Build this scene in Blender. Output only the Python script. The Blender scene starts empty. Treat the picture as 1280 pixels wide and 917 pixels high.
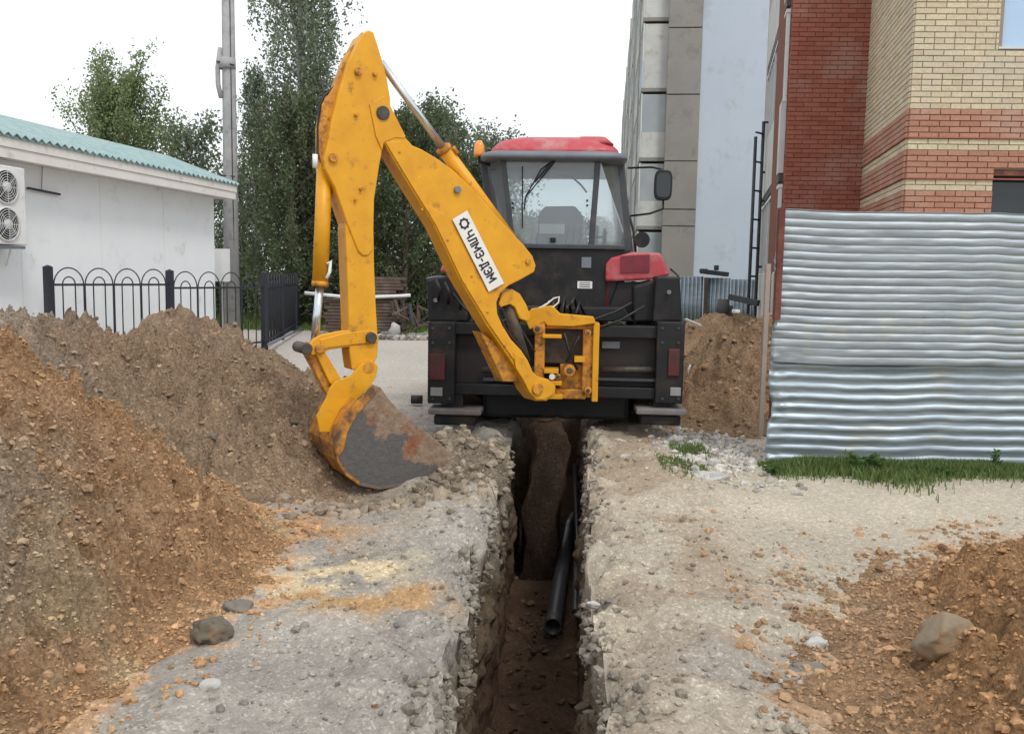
import bpy, bmesh, math, random
import numpy as np
from mathutils import Vector, Matrix
random.seed(7)
rng = np.random.default_rng(7)
R = math.radians
scene = bpy.context.scene
COL = scene.collection

# ------------------------------------------------------------------ camera
PITCH, ROLL, CAMZ, FPX = 5.8, 1.0, 1.6, 1108.0
cam = bpy.data.cameras.new('camera')
cam_ob = bpy.data.objects.new('camera', cam)
COL.objects.link(cam_ob)
cam.sensor_width = 36.0
cam.lens = FPX / 1280.0 * 36.0
cam.clip_start, cam.clip_end = 0.1, 6000
CM = Matrix.Rotation(R(90 - PITCH), 4, 'X') @ Matrix.Rotation(R(ROLL), 4, 'Z')
CM.translation = Vector((0, 0, CAMZ))
cam_ob.matrix_world = CM
scene.camera = cam_ob

# ------------------------------------------------------------------ overcast sky and weak soft sun
SUN_EL, SUN_AZ = 52.0, 150.0
world = bpy.data.worlds.new('World'); scene.world = world; world.use_nodes = True
nt = world.node_tree; nt.nodes.clear()
wo = nt.nodes.new('ShaderNodeOutputWorld'); bg = nt.nodes.new('ShaderNodeBackground')
sky = nt.nodes.new('ShaderNodeTexSky'); sky.sky_type = 'NISHITA'; sky.sun_disc = False
sky.sun_elevation = R(SUN_EL); sky.sun_rotation = R(SUN_AZ)
mixs = nt.nodes.new('ShaderNodeMix'); mixs.data_type = 'RGBA'; mixs.inputs[0].default_value = 0.86
mixs.inputs[7].default_value = (9.6, 9.75, 10.0, 1)          # the even white cloud cover
nt.links.new(sky.outputs[0], mixs.inputs[6]); nt.links.new(mixs.outputs[2], bg.inputs[0])
bg.inputs[1].default_value = 0.115
nt.links.new(bg.outputs[0], wo.inputs[0])
sun = bpy.data.lights.new('sun', 'SUN'); sun.energy = 1.35; sun.angle = R(14); sun.color = (1, .965, .9)
sun_ob = bpy.data.objects.new('sun', sun); COL.objects.link(sun_ob)
az, el = R(SUN_AZ), R(SUN_EL)
sd = Vector((math.sin(az) * math.cos(el), math.cos(az) * math.cos(el), math.sin(el)))
sun_ob.rotation_euler = sd.to_track_quat('Z', 'Y').to_euler()
scene.view_settings.view_transform = 'Standard'; scene.view_settings.look = 'None'
scene.view_settings.exposure = 0.2; scene.view_settings.gamma = 1.0

# ------------------------------------------------------------------ helpers
CR = CM.to_3x3(); CO = Vector((0, 0, CAMZ))
def ray(px, py): return CR @ Vector((px - 640.0, 458.5 - py, -FPX))
def at(px, py, Y):
    d = ray(px, py); return CO + d * (Y / d.y)
def at_z(px, py, z):
    d = ray(px, py); return CO + d * ((z - CAMZ) / d.z)
def at_pl(px, py, P, N):
    d = ray(px, py); return CO + d * ((P - CO).dot(N) / d.dot(N))

def hsh(ix, iy, iz, s):
    h = (ix * 374761393 + iy * 668265263 + iz * 2147483647 * 3 + s * 974634777) & 0xFFFFFFFF
    h = ((h ^ (h >> 13)) * 1274126177) & 0xFFFFFFFF
    h = ((h ^ (h >> 16)) * 2246822519) & 0xFFFFFFFF
    return ((h ^ (h >> 15)) & 0xFFFFFF) / float(0xFFFFFF)
def vnoise(x, y, z=0.0, s=0):
    x, y, z = np.broadcast_arrays(np.asarray(x, float), np.asarray(y, float), np.asarray(z, float))
    ix, iy, iz = np.floor(x).astype(np.int64), np.floor(y).astype(np.int64), np.floor(z).astype(np.int64)
    fx, fy, fz = x - ix, y - iy, z - iz
    fx, fy, fz = [t * t * (3 - 2 * t) for t in (fx, fy, fz)]
    r = 0
    for a in (0, 1):
        for b in (0, 1):
            for c in (0, 1):
                w = (fx if a else 1 - fx) * (fy if b else 1 - fy) * (fz if c else 1 - fz)
                r = r + w * hsh(ix + a, iy + b, iz + c, s)
    return r * 2 - 1
def fbm(x, y, z=0.0, f=1.0, o=4, s=0, g=.5):
    r, a = 0, 1.0
    for k in range(o):
        r = r + a * vnoise(np.asarray(x) * f, np.asarray(y) * f, np.asarray(z) * f, s + k * 17); f *= 2.03; a *= g
    return r
def sstep(a, b, x):
    t = np.clip((x - a) / (b - a), 0, 1); return t * t * (3 - 2 * t)

def tag(o, label=None, cat=None, group=None, kind=None):
    if label: o['label'] = label
    if cat: o['category'] = cat
    if group: o['group'] = group
    if kind: o['kind'] = kind
    return o
def empty(name, loc=(0, 0, 0), rz=0.0, label=None, cat=None, group=None):
    o = bpy.data.objects.new(name, None); o.empty_display_size = .2
    o.location = loc; o.rotation_euler = (0, 0, rz); COL.objects.link(o)
    return tag(o, label, cat, group)
def link(name, me, parent=None, mats=None):
    o = bpy.data.objects.new(name, me); COL.objects.link(o)
    if parent is not None: o.parent = parent
    return o
def children(o): return [c for c in bpy.data.objects if c.parent == o]
def copy_tree(o, parent=None):
    c = o.copy(); COL.objects.link(c); c.parent = parent
    for ch in children(o): copy_tree(ch, c)
    return c

class MB:
    def __init__(s): s.v = []; s.f = []; s.sm = []
    def add(s, vs, fs, smooth=False):
        b = len(s.v); s.v += [tuple(v) for v in vs]
        s.f += [tuple(b + i for i in f) for f in fs]; s.sm += [smooth] * len(fs); return s
    def box(s, c, d, M=None):
        hx, hy, hz = d[0] / 2, d[1] / 2, d[2] / 2
        vs = [Vector((x, y, z)) for x in (-hx, hx) for y in (-hy, hy) for z in (-hz, hz)]
        if M is not None: vs = [M @ v for v in vs]
        c = Vector(c)
        return s.add([v + c for v in vs], [(0, 1, 3, 2), (4, 6, 7, 5), (0, 4, 5, 1), (2, 3, 7, 6), (0, 2, 6, 4), (1, 5, 7, 3)])
    def beam(s, p, q, w, h, up=(0, 0, 1)):
        p, q = Vector(p), Vector(q); d = q - p; L = d.length; d.normalize()
        a = d.cross(Vector(up))
        if a.length < 1e-4: a = d.cross(Vector((1, 0, 0)))
        a.normalize(); b = a.cross(d)
        M = Matrix((a, d, b)).transposed()
        return s.box((p + q) / 2, (w, L, h), M)
    def tube(s, pts, r, n=8, cap=True):
        pts = [Vector(p) for p in pts]; m = len(pts)
        rs = r if isinstance(r, (list, tuple)) else [r] * m
        t0 = (pts[1] - pts[0]).normalized()
        a = t0.cross(Vector((0, 0, 1)))
        if a.length < 1e-3: a = Vector((1, 0, 0))
        a.normalize(); vs = []
        for i in range(m):
            t = (pts[min(i + 1, m - 1)] - pts[max(i - 1, 0)])
            if t.length < 1e-9: t = t0
            t = t.normalized()
            a = (a - t * a.dot(t)).normalized(); b = t.cross(a)
            for k in range(n):
                an = 2 * math.pi * k / n
                vs.append(pts[i] + (a * math.cos(an) + b * math.sin(an)) * rs[i])
        fs = [(i * n + k, i * n + (k + 1) % n, (i + 1) * n + (k + 1) % n, (i + 1) * n + k) for i in range(m - 1) for k in range(n)]
        s.add(vs, fs, True)
        if cap:
            b = len(s.v) - len(vs)
            s.f.append(tuple(b + k for k in range(n))[::-1]); s.f.append(tuple(b + (m - 1) * n + k for k in range(n))); s.sm += [False, False]
        return s
    def prism(s, poly, fn, w0, w1):
        """poly: 2-D outline; fn(a, b, w) -> 3-D point"""
        n = len(poly)
        vs = [fn(a, b, w0) for a, b in poly] + [fn(a, b, w1) for a, b in poly]
        fs = [tuple(range(n))[::-1], tuple(range(n, 2 * n))] + [(i, (i + 1) % n, n + (i + 1) % n, n + i) for i in range(n)]
        return s.add(vs, fs)
    def lathe(s, prof, c, ax=(1, 0, 0), n=32):
        """prof: (radius, offset along the axis)"""
        ax = Vector(ax).normalized(); a = ax.cross(Vector((0, 0, 1)))
        if a.length < 1e-3: a = Vector((1, 0, 0))
        a.normalize(); b = ax.cross(a); c = Vector(c); vs = []
        for r, o in prof:
            for k in range(n):
                an = 2 * math.pi * k / n; vs.append(c + ax * o + (a * math.cos(an) + b * math.sin(an)) * r)
        m = len(prof)
        fs = [(i * n + k, i * n + (k + 1) % n, (i + 1) * n + (k + 1) % n, (i + 1) * n + k) for i in range(m - 1) for k in range(n)]
        return s.add(vs, fs, True)
    def mesh(s, name, mat=None):
        me = bpy.data.meshes.new(name); me.from_pydata(s.v, [], s.f)
        me.polygons.foreach_set('use_smooth', s.sm); me.update()
        bm = bmesh.new(); bm.from_mesh(me); bmesh.ops.recalc_face_normals(bm, faces=bm.faces); bm.to_mesh(me); bm.free()
        if mat: me.materials.append(mat)
        return me
    def build(s, name, mat, parent=None, bevel=0, seg=2):
        o = link(name, s.mesh(name, mat), parent)
        if bevel:
            m = o.modifiers.new('bevel', 'BEVEL'); m.width = bevel; m.segments = seg; m.limit_method = 'ANGLE'; m.angle_limit = R(40)
            m.harden_normals = False
        return o
def npmesh(name, V, F, mat=None, smooth=True, col=None, parent=None):
    """quads or tris from numpy arrays"""
    me = bpy.data.meshes.new(name); k = F.shape[1]
    me.vertices.add(len(V)); me.vertices.foreach_set('co', V.astype(np.float32).ravel())
    me.loops.add(F.size); me.loops.foreach_set('vertex_index', F.astype(np.int32).ravel())
    me.polygons.add(len(F)); me.polygons.foreach_set('loop_start', np.arange(0, F.size, k, dtype=np.int32))
    me.polygons.foreach_set('loop_total', np.full(len(F), k, np.int32))
    me.polygons.foreach_set('use_smooth', np.full(len(F), smooth))
    me.update(calc_edges=True)
    if col is not None:
        a = me.color_attributes.new('tint', 'FLOAT_COLOR', 'POINT')
        a.data.foreach_set('color', np.c_[col, np.ones(len(col))].astype(np.float32).ravel())
    if mat: me.materials.append(mat)
    return link(name, me, parent)

# ------------------------------------------------------------------ materials
def N(nt, t, **kw):
    n = nt.nodes.new(t)
    for k, v in kw.items(): setattr(n, k, v)
    return n
def newmat(name):
    m = bpy.data.materials.new(name); m.use_nodes = True; nt = m.node_tree; nt.nodes.clear()
    o = N(nt, 'ShaderNodeOutputMaterial'); p = N(nt, 'ShaderNodeBsdfPrincipled'); nt.links.new(p.outputs[0], o.inputs[0])
    return m, nt, p, o
def noise(nt, vec, scale, detail=6, rough=.6):
    n = N(nt, 'ShaderNodeTexNoise'); n.inputs['Scale'].default_value = scale
    n.inputs['Detail'].default_value = detail; n.inputs['Roughness'].default_value = rough
    nt.links.new(vec, n.inputs['Vector']); return n
def ramp(nt, fac, a, b, ca=(0, 0, 0, 1), cb=(1, 1, 1, 1)):
    r = N(nt, 'ShaderNodeValToRGB'); r.color_ramp.elements[0].position = a; r.color_ramp.elements[1].position = b
    r.color_ramp.elements[0].color = ca; r.color_ramp.elements[1].color = cb
    nt.links.new(fac, r.inputs[0]); return r
def mixc(nt, fac, a, b, mode='MIX'):
    m = N(nt, 'ShaderNodeMix', data_type='RGBA', blend_type=mode)
    for s, v in ((0, fac), (6, a), (7, b)):
        if hasattr(v, 'is_linked') or hasattr(v, 'links'): nt.links.new(v, m.inputs[s])
        elif isinstance(v, (int, float)): m.inputs[s].default_value = v
        else: m.inputs[s].default_value = (*v[:3], 1)
    return m.outputs[2]
def bumpn(nt, p, h, strength, dist=.01):
    b = N(nt, 'ShaderNodeBump'); b.inputs['Strength'].default_value = strength; b.inputs['Distance'].default_value = dist
    nt.links.new(h, b.inputs['Height']); nt.links.new(b.outputs[0], p.inputs['Normal']); return b
def paint(name, col, col2=None, dirt=None, dirt_amt=.5, scale=6, rough=.5, metal=0, bump=.15, fine=60, dscale=3, coat=0, spec=.5):
    m, nt, p, o = newmat(name)
    tc = N(nt, 'ShaderNodeTexCoord').outputs['Object']
    n1 = noise(nt, tc, scale, 5); n2 = noise(nt, tc, dscale, 9, .7); n3 = noise(nt, tc, fine, 3)
    c = mixc(nt, ramp(nt, n1.outputs[0], .35, .68).outputs[0], col, col2 or [x * .82 for x in col])
    if dirt:
        t = .72 - dirt_amt * .4
        c = mixc(nt, ramp(nt, n2.outputs[0], t - .06, t + .12).outputs[0], c, dirt)
        mr = N(nt, 'ShaderNodeMapRange'); mr.inputs[1].default_value = t - .06; mr.inputs[2].default_value = t + .1
        mr.inputs[3].default_value = rough; mr.inputs[4].default_value = .9
        nt.links.new(n2.outputs[0], mr.inputs[0]); nt.links.new(mr.outputs[0], p.inputs['Roughness'])
    else: p.inputs['Roughness'].default_value = rough
    nt.links.new(c, p.inputs['Base Color']); p.inputs['Metallic'].default_value = metal
    p.inputs['Specular IOR Level'].default_value = spec
    if coat: p.inputs['Coat Weight'].default_value = coat; p.inputs['Coat Roughness'].default_value = .15
    if bump: bumpn(nt, p, n3.outputs[0], bump, .006)
    return m
def tinted(name, fine=55, bump=.8, dist=.02, amp=.55, rough=.95, speck=None, speck_amt=.62):
    """soil: the vertex tint broken up by grain, stones and relief"""
    m, nt, p, o = newmat(name)
    tc = N(nt, 'ShaderNodeTexCoord').outputs['Object']
    at_ = N(nt, 'ShaderNodeAttribute'); at_.attribute_name = 'tint'
    n1 = noise(nt, tc, fine, 8, .75); n2 = noise(nt, tc, fine * .22, 6, .65)
    v = N(nt, 'ShaderNodeTexVoronoi'); v.inputs['Scale'].default_value = fine * .6; nt.links.new(tc, v.inputs['Vector'])
    g = ramp(nt, n1.outputs[0], .3, .7, (1 - amp, 1 - amp, 1 - amp, 1), (1 + amp * .8,) * 3 + (1,))
    g2 = ramp(nt, n2.outputs[0], .3, .7, (.78, .77, .75, 1), (1.2, 1.2, 1.2, 1))
    c = mixc(nt, 1.0, at_.outputs[0], g.outputs[0], 'MULTIPLY'); c = mixc(nt, 1.0, c, g2.outputs[0], 'MULTIPLY')
    if speck:
        vs = N(nt, 'ShaderNodeTexVoronoi'); vs.inputs['Scale'].default_value = fine * .8; nt.links.new(tc, vs.inputs['Vector'])
        sel = N(nt, 'ShaderNodeSeparateColor'); nt.links.new(vs.outputs['Color'], sel.inputs[0])
        c = mixc(nt, ramp(nt, sel.outputs[0], speck_amt, speck_amt + .15).outputs[0], c, mixc(nt, 1.0, c, (1.45, 1.45, 1.45), 'MULTIPLY'))
    nt.links.new(c, p.inputs['Base Color']); p.inputs['Roughness'].default_value = rough; p.inputs['Specular IOR Level'].default_value = .15
    ad = N(nt, 'ShaderNodeMath', operation='ADD'); mu = N(nt, 'ShaderNodeMath', operation='MULTIPLY'); mu.inputs[1].default_value = .15
    nt.links.new(v.outputs['Distance'], mu.inputs[0]); nt.links.new(n1.outputs[0], ad.inputs[0]); nt.links.new(mu.outputs[0], ad.inputs[1])
    bumpn(nt, p, ad.outputs[0], bump, dist)
    return m
def leafmat(name, c1, c2, tr=.3):
    m, nt, p, o = newmat(name); nt.nodes.remove(p)
    g = N(nt, 'ShaderNodeNewGeometry'); oi = N(nt, 'ShaderNodeObjectInfo')
    c = mixc(nt, g.outputs['Random Per Island'], c1, c2)
    d = N(nt, 'ShaderNodeBsdfDiffuse'); t = N(nt, 'ShaderNodeBsdfTranslucent'); ms = N(nt, 'ShaderNodeMixShader'); ms.inputs[0].default_value = tr * 1.35
    gl = N(nt, 'ShaderNodeBsdfGlossy'); gl.inputs['Roughness'].default_value = .5; gl.inputs['Color'].default_value = (.6, .65, .7, 1)
    m2 = N(nt, 'ShaderNodeMixShader'); m2.inputs[0].default_value = .025
    nt.links.new(c, d.inputs[0]); nt.links.new(c, t.inputs[0]); nt.links.new(d.outputs[0], ms.inputs[1]); nt.links.new(t.outputs[0], ms.inputs[2])
    nt.links.new(ms.outputs[0], m2.inputs[1]); nt.links.new(gl.outputs[0], m2.inputs[2]); nt.links.new(m2.outputs[0], o.inputs[0])
    return m
def brickmat(name, c1, c2, c3):
    m, nt, p, o = newmat(name)
    g = N(nt, 'ShaderNodeNewGeometry'); oi = N(nt, 'ShaderNodeObjectInfo')
    ad = N(nt, 'ShaderNodeMath', operation='ADD'); fr = N(nt, 'ShaderNodeMath', operation='FRACT')
    nt.links.new(g.outputs['Random Per Island'], ad.inputs[0]); nt.links.new(oi.outputs['Random'], ad.inputs[1]); nt.links.new(ad.outputs[0], fr.inputs[0])
    r = ramp(nt, fr.outputs[0], 0, 1, (*c1, 1), (*c3, 1)); e = r.color_ramp.elements.new(.55); e.color = (*c2, 1)
    n1 = noise(nt, g.outputs['Position'], 30, 6, .7); n2 = noise(nt, g.outputs['Position'], 1.3, 5, .6)
    c = mixc(nt, 1, r.outputs[0], ramp(nt, n1.outputs[0], .25, .75, (.72, .72, .72, 1), (1.15, 1.15, 1.15, 1)).outputs[0], 'MULTIPLY')
    c = mixc(nt, ramp(nt, n2.outputs[0], .48, .75, (0, 0, 0, 1), (.35, .35, .35, 1)).outputs[0], c, (.5, .47, .43))
    nt.links.new(c, p.inputs['Base Color']); p.inputs['Roughness'].default_value = .9; p.inputs['Specular IOR Level'].default_value = .2
    bumpn(nt, p, n1.outputs[0], .5, .006); return m

M = {}
M['yellow'] = paint('yellow_paint', (.72, .35, .012), (.63, .285, .012), (.26, .13, .04), .24, 5, .42, 0, .12, 40, 9, spec=.4)
M['yellow_worn'] = paint('worn_yellow_paint', (.66, .29, .02), (.5, .2, .02), (.16, .08, .035), .5, 9, .55, 0, .3, 50, 14)
M['bucket_steel'] = paint('muddy_bucket_steel', (.15, .14, .135), (.1, .092, .088), (.25, .145, .085), .62, 5, .55, .25, .5, 60, 4)
M['chrome'] = paint('chrome_rod', (.62, .66, .7), (.55, .58, .62), None, 0, 3, .22, .85, 0)
M['greasy'] = paint('greasy_steel', (.09, .08, .07), (.05, .045, .04), (.2, .14, .09), .4, 14, .55, .4, .3)
M['black'] = paint('black_paint', (.011, .012, .014), (.018, .018, .02), (.06, .047, .037), .34, 5, .5, 0, .2, spec=.3)
M['cab_grey'] = paint('cab_dark_grey', (.045, .052, .064), (.035, .04, .048), (.1, .095, .09), .3, 5, .45, 0, .1)
M['trim_grey'] = paint('roof_band_grey', (.17, .19, .22), (.13, .145, .17), (.2, .18, .16), .3, 5, .5, 0, .1)
M['red'] = paint('red_paint', (.46, .055, .07), (.4, .045, .058), (.46, .2, .2), .45, 4, .4, 0, .08, 50, 4)
M['maroon'] = paint('maroon_lamp', (.11, .012, .016), (.08, .01, .012), (.05, .03, .03), .4, 9, .35)
M['rubber'] = paint('tyre_rubber', (.022, .022, .023), (.03, .029, .028), (.11, .085, .065), .5, 5, .85, 0, .3)
M['hose'] = paint('hose_rubber', (.015, .015, .016), None, (.06, .05, .04), .3, 9, .5)
M['white_plastic'] = paint('white_plastic', (.78, .79, .78), (.7, .71, .71), (.45, .42, .37), .15, 4, .5, 0, .05)
M['white_wall'] = paint('white_render', (.86, .895, .92), (.82, .86, .885), (.58, .57, .54), .2, 2, .75, 0, .3, 90, 2)
M['fascia'] = paint('white_fascia', (.78, .76, .73), (.72, .70, .66), (.45, .42, .38), .22, 3, .6, 0, .1, 60, 4)
M['teal'] = paint('teal_roof', (.2, .33, .33), (.27, .4, .4), (.36, .4, .39), .5, 6, .45, 0, .1, 60, 6)
M['iron'] = paint('blue_black_iron', (.018, .021, .032), (.028, .032, .045), (.08, .07, .06), .2, 8, .5, 0, .2)
M['iron2'] = M['iron']
M['pole'] = paint('weathered_concrete_pole', (.38, .38, .38), (.3, .3, .305), (.2, .19, .18), .35, 3, .9, 0, .4, 40, 5)
M['rust'] = paint('rusty_steel', (.14, .04, .03), (.09, .03, .025), (.22, .1, .06), .45, 9, .85, 0, .4)
M['wood'] = paint('weathered_wood', (.13, .09, .07), (.085, .06, .045), (.2, .17, .14), .4, 12, .9, 0, .5, 50)
M['bark'] = paint('tree_bark', (.14, .11, .085), (.09, .07, .055), (.2, .18, .15), .3, 8, .95, 0, .6, 30)
M['birchbark'] = paint('birch_bark', (.5, .49, .46), (.4, .39, .36), (.05, .045, .04), .45, 5, .85, 0, .3, 30, 9)
M['gravel'] = tinted('gravel', 110, .6, .012, .3, .95, (.72, .7, .66), .8)
M['soil'] = tinted('soil', 52, 1.0, .04, .72, .95, (.5, .42, .33), .9)
M['clod'] = tinted('clods', 90, .6, .012, .4)
M['concrete'] = paint('grey_brown_concrete_panel', (.27, .255, .235), (.22, .205, .19), (.17, .155, .14), .3, .5, .95, 0, .5, 12, 1.5)
M['bluewall'] = paint('pale_blue_render', (.42, .475, .55), (.46, .515, .585), (.36, .39, .42), .3, .35, .9, 0, .4, 14, 1)
M['whitepanel'] = paint('dirty_white_panel', (.54, .54, .52), (.45, .45, .43), (.36, .32, .27), .3, 1.3, .8, 0, .2, 20, 2)
M['ochre'] = paint('ochre_stained_pipe', (.42, .25, .08), (.3, .18, .07), (.2, .15, .1), .3, 2, .7)
M['pinkcol'] = paint('pinkish_block_wall', (.43, .36, .31), (.36, .31, .28), (.25, .23, .21), .3, 1.3, .9, 0, .3)
M['brick_y'] = brickmat('yellow_brick', (.57, .5, .34), (.65, .57, .4), (.54, .44, .31))
M['brick_r'] = brickmat('red_brick', (.43, .215, .145), (.47, .25, .175), (.39, .19, .13))
M['brick_d'] = brickmat('dark_red_brick', (.34, .12, .08), (.38, .145, .1), (.3, .1, .07))
M['mortar'] = paint('mortar', (.31, .26, .2), (.26, .21, .165), None, 0, 20, .95, 0, .4)
M['mortar_r'] = paint('red_mortar', (.2, .085, .06), (.17, .07, .05), None, 0, 20, .95, 0, .4)
M['mulion'] = paint('white_window_frame', (.62, .63, .62), (.55, .56, .55), None, 0, 4, .5, 0, 0)
M['plastic_black'] = paint('black_plastic_pipe', (.05, .053, .058), (.07, .072, .075), (.14, .11, .085), .28, 8, .32)
M['orange_lens'] = paint('orange_lens', (.85, .3, .02), (.75, .24, .015), None, 0, 8, .15, 0, 0, coat=.6)
M['stone_grey'] = paint('grey_stone', (.2, .185, .16), (.13, .12, .105), (.26, .2, .13), .4, 9, .95, 0, .7, 30, 8)
M['boulder2'] = paint('damp_grey_lump', (.15, .13, .1), (.09, .08, .06), (.22, .15, .09), .45, 7, 1, 0, 1.0, 26, 7)
M['stone_pale'] = paint('pale_concrete_rubble', (.5, .49, .46), (.38, .37, .35), (.28, .24, .19), .3, 12, .95, 0, .6, 40, 8)
M['boulder'] = paint('clay_smeared_boulder', (.25, .2, .14), (.19, .15, .1), (.3, .18, .09), .5, 7, 1, 0, 1.0, 26, 6)
M['stone_brown'] = paint('brown_soil_clod', (.2, .105, .055), (.14, .075, .042), (.28, .18, .11), .35, 14, 1, 0, .9, 45, 12)
M['darkobj'] = paint('dark_junk', (.03, .035, .04), (.05, .055, .06), (.1, .09, .08), .3, 8, .6)

def glass(name, tint=(.82, .9, .9), alpha=.5, rough=.03, body=(.3, .36, .38)):
    m, nt, p, o = newmat(name); nt.nodes.remove(p)
    tr = N(nt, 'ShaderNodeBsdfTransparent'); tr.inputs[0].default_value = (*tint, 1)
    gl = N(nt, 'ShaderNodeBsdfGlossy'); gl.inputs['Roughness'].default_value = rough
    di = N(nt, 'ShaderNodeBsdfDiffuse'); di.inputs[0].default_value = (*body, 1)
    fr = N(nt, 'ShaderNodeFresnel'); fr.inputs[0].default_value = 1.5
    a = N(nt, 'ShaderNodeMixShader'); a.inputs[0].default_value = alpha; b = N(nt, 'ShaderNodeMixShader')
    nt.links.new(tr.outputs[0], a.inputs[1]); nt.links.new(di.outputs[0], a.inputs[2])
    nt.links.new(fr.outputs[0], b.inputs[0]); nt.links.new(a.outputs[0], b.inputs[1]); nt.links.new(gl.outputs[0], b.inputs[2]); nt.links.new(b.outputs[0], o.inputs[0])
    return m
M['cabglass'] = glass('dusty_cab_glass', (.93, .97, .98), .17, .03, (.62, .7, .74))
M['winglass'] = paint('dark_window_glass', (.02, .028, .032), (.03, .036, .04), None, 0, .6, .06, 0, 0)
M['blue_reflection'] = paint('pale_blue_window_reflection', (.36, .52, .72), (.42, .57, .75), None, 0, 1.2, .35, 0, 0)  # the window's light blue reflection put in as a flat colour

def galv(name='galvanised_sheet', c1=(.38, .44, .48), c2=(.24, .29, .33), metal_=.62, dirt=.8):
    m, nt, p, o = newmat(name)
    tc = N(nt, 'ShaderNodeTexCoord').outputs['Object']
    mp = N(nt, 'ShaderNodeMapping'); mp.inputs['Scale'].default_value = (.5, 1, 5); nt.links.new(tc, mp.inputs[0])
    n1 = noise(nt, mp.outputs[0], 3, 8, .7); n2 = noise(nt, tc, 45, 5, .7); n3 = noise(nt, tc, 2.2, 7, .6)
    c = mixc(nt, ramp(nt, n1.outputs[0], .35, .7).outputs[0], c1, c2)
    c = mixc(nt, ramp(nt, n3.outputs[0], .56, .72, (0, 0, 0, 1), (dirt, dirt, dirt, 1)).outputs[0], c, (.36, .36, .32))
    nt.links.new(c, p.inputs['Base Color']); p.inputs['Metallic'].default_value = metal_
    mr = N(nt, 'ShaderNodeMapRange'); mr.inputs[3].default_value = .34; mr.inputs[4].default_value = .66
    nt.links.new(n1.outputs[0], mr.inputs[0]); nt.links.new(mr.outputs[0], p.inputs['Roughness'])
    bumpn(nt, p, n2.outputs[0], .12, .004); return m
M['galv'] = galv()
M['galv_dull'] = galv('dull_galvanised_sheet', (.33, .375, .4), (.22, .255, .28), .5, .95)
M['red_shaded'] = paint('shaded_red_paint', (.2, .016, .03), (.13, .014, .022), (.12, .07, .06), .3, 5, .5, 0, .1)  # fender red darkened with the shade of its inner side and recess
M['recess'] = paint('dark_plum_plate', (.018, .012, .014), (.014, .012, .013), (.045, .034, .028), .35, 6, .6, 0, .1)
M['reflector'] = paint('grey_reflector', (.3, .3, .3), None, None, 0, 6, .3)
M['footpad'] = paint('dusty_steel_foot', (.2, .19, .19), (.13, .125, .125), (.2, .15, .11), .4, 6, .7, 0, .2)
M['seat'] = paint('grey_seat_cloth', (.16, .19, .22), (.13, .15, .18), None, 0, 8, .9)
M['decal'] = paint('white_decal', (.78, .77, .72), (.7, .69, .64), (.4, .33, .22), .12, 9, .5, 0, 0)
M['ink'] = paint('dark_blue_ink', (.012, .014, .03), (.01, .012, .025), None, 0, 6, .6, 0, 0)
M['bucket_yellow'] = paint('chipped_yellow_bucket', (.62, .27, .02), (.5, .19, .02), (.13, .07, .04), .62, 9, .6, 0, .3, 50, 7)
# ------------------------------------------------------------------ terrain: one ground sheet with the trench cut into it
def seg_heap(x, y, pts, slope, r=.35):
    """ridge of loose soil: pts = (x, y, crest height); sides fall at the slope, crest rounded"""
    h = np.full(np.shape(x), -9.0)
    for (ax_, ay_, az_), (bx_, by_, bz_) in zip(pts[:-1], pts[1:]):
        dx, dy = bx_ - ax_, by_ - ay_; L2 = dx * dx + dy * dy + 1e-9
        t = np.clip(((x - ax_) * dx + (y - ay_) * dy) / L2, 0, 1)
        d = np.hypot(x - ax_ - t * dx, y - ay_ - t * dy)
        hh = az_ + (bz_ - az_) * t - slope * (np.sqrt(d * d + r * r) - r)
        h = np.maximum(h, hh)
    return h

def tl(y): return -.26 + .05 * (y - 3) + .05 * fbm(y, y * 0, 3.3, 1.4, 3, 5)          # left lip of the trench
def trr(y): return .345 + .072 * (y - 3) + .05 * fbm(y, y * 0, 9.1, 1.5, 3, 9)         # right lip
TR_END = 12.8
def tdepth(y): return 1.28 * (1 - sstep(TR_END, TR_END + .12, y)) * sstep(-.6, -.3, y)

def ground_z(x, y):
    x = np.asarray(x, float); y = np.asarray(y, float)
    near = 1 - sstep(12, 30, np.hypot(x, y))
    z = .02 * fbm(x, y, 0, .5, 3, 1) * near
    dl = np.abs(np.where(x < .2 + .07 * (y - 3), x - (-.26 + .05 * (y - 3)), x - (.345 + .072 * (y - 3))))
    edge = np.exp(-dl / .45) * (1 - sstep(10, 11, y))
    lf = np.where(x < .1 + .06 * (y - 3), 1.0, .55)
    ed2 = np.exp(-dl / .16) * (1 - sstep(9, 10, y))
    z = z + near * ed2 * (.05 * fbm(x, y, 0, 8, 3, 73, .65) + .02)
    z = z + near * lf * (.01 + .06 * edge) * fbm(x, y, 0, 3.5, 4, 2, .6) + near * lf * (.004 + .016 * edge) * np.abs(fbm(x, y, 0, 19, 3, 3, .6))
    z = z + .05 * edge - .13 * np.exp(-dl / .11) * edge * (1 + .8 * fbm(x, y, 0, 5, 2, 71))
    # rubble shelf right of the trench and in the right foreground
    rz = np.exp(-((x - .95 - .07 * (y - 3)) / .45) ** 2) * sstep(2, 3, y) * (1 - sstep(9, 10.5, y))
    z = z + rz * (.05 + .045 * fbm(x, y, 0, 2.2, 4, 4, .6))
    z = z - .2 * np.exp(-((x + 1.15) / .6) ** 2 - ((y - 6.7) / .5) ** 2)
    return z

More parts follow.
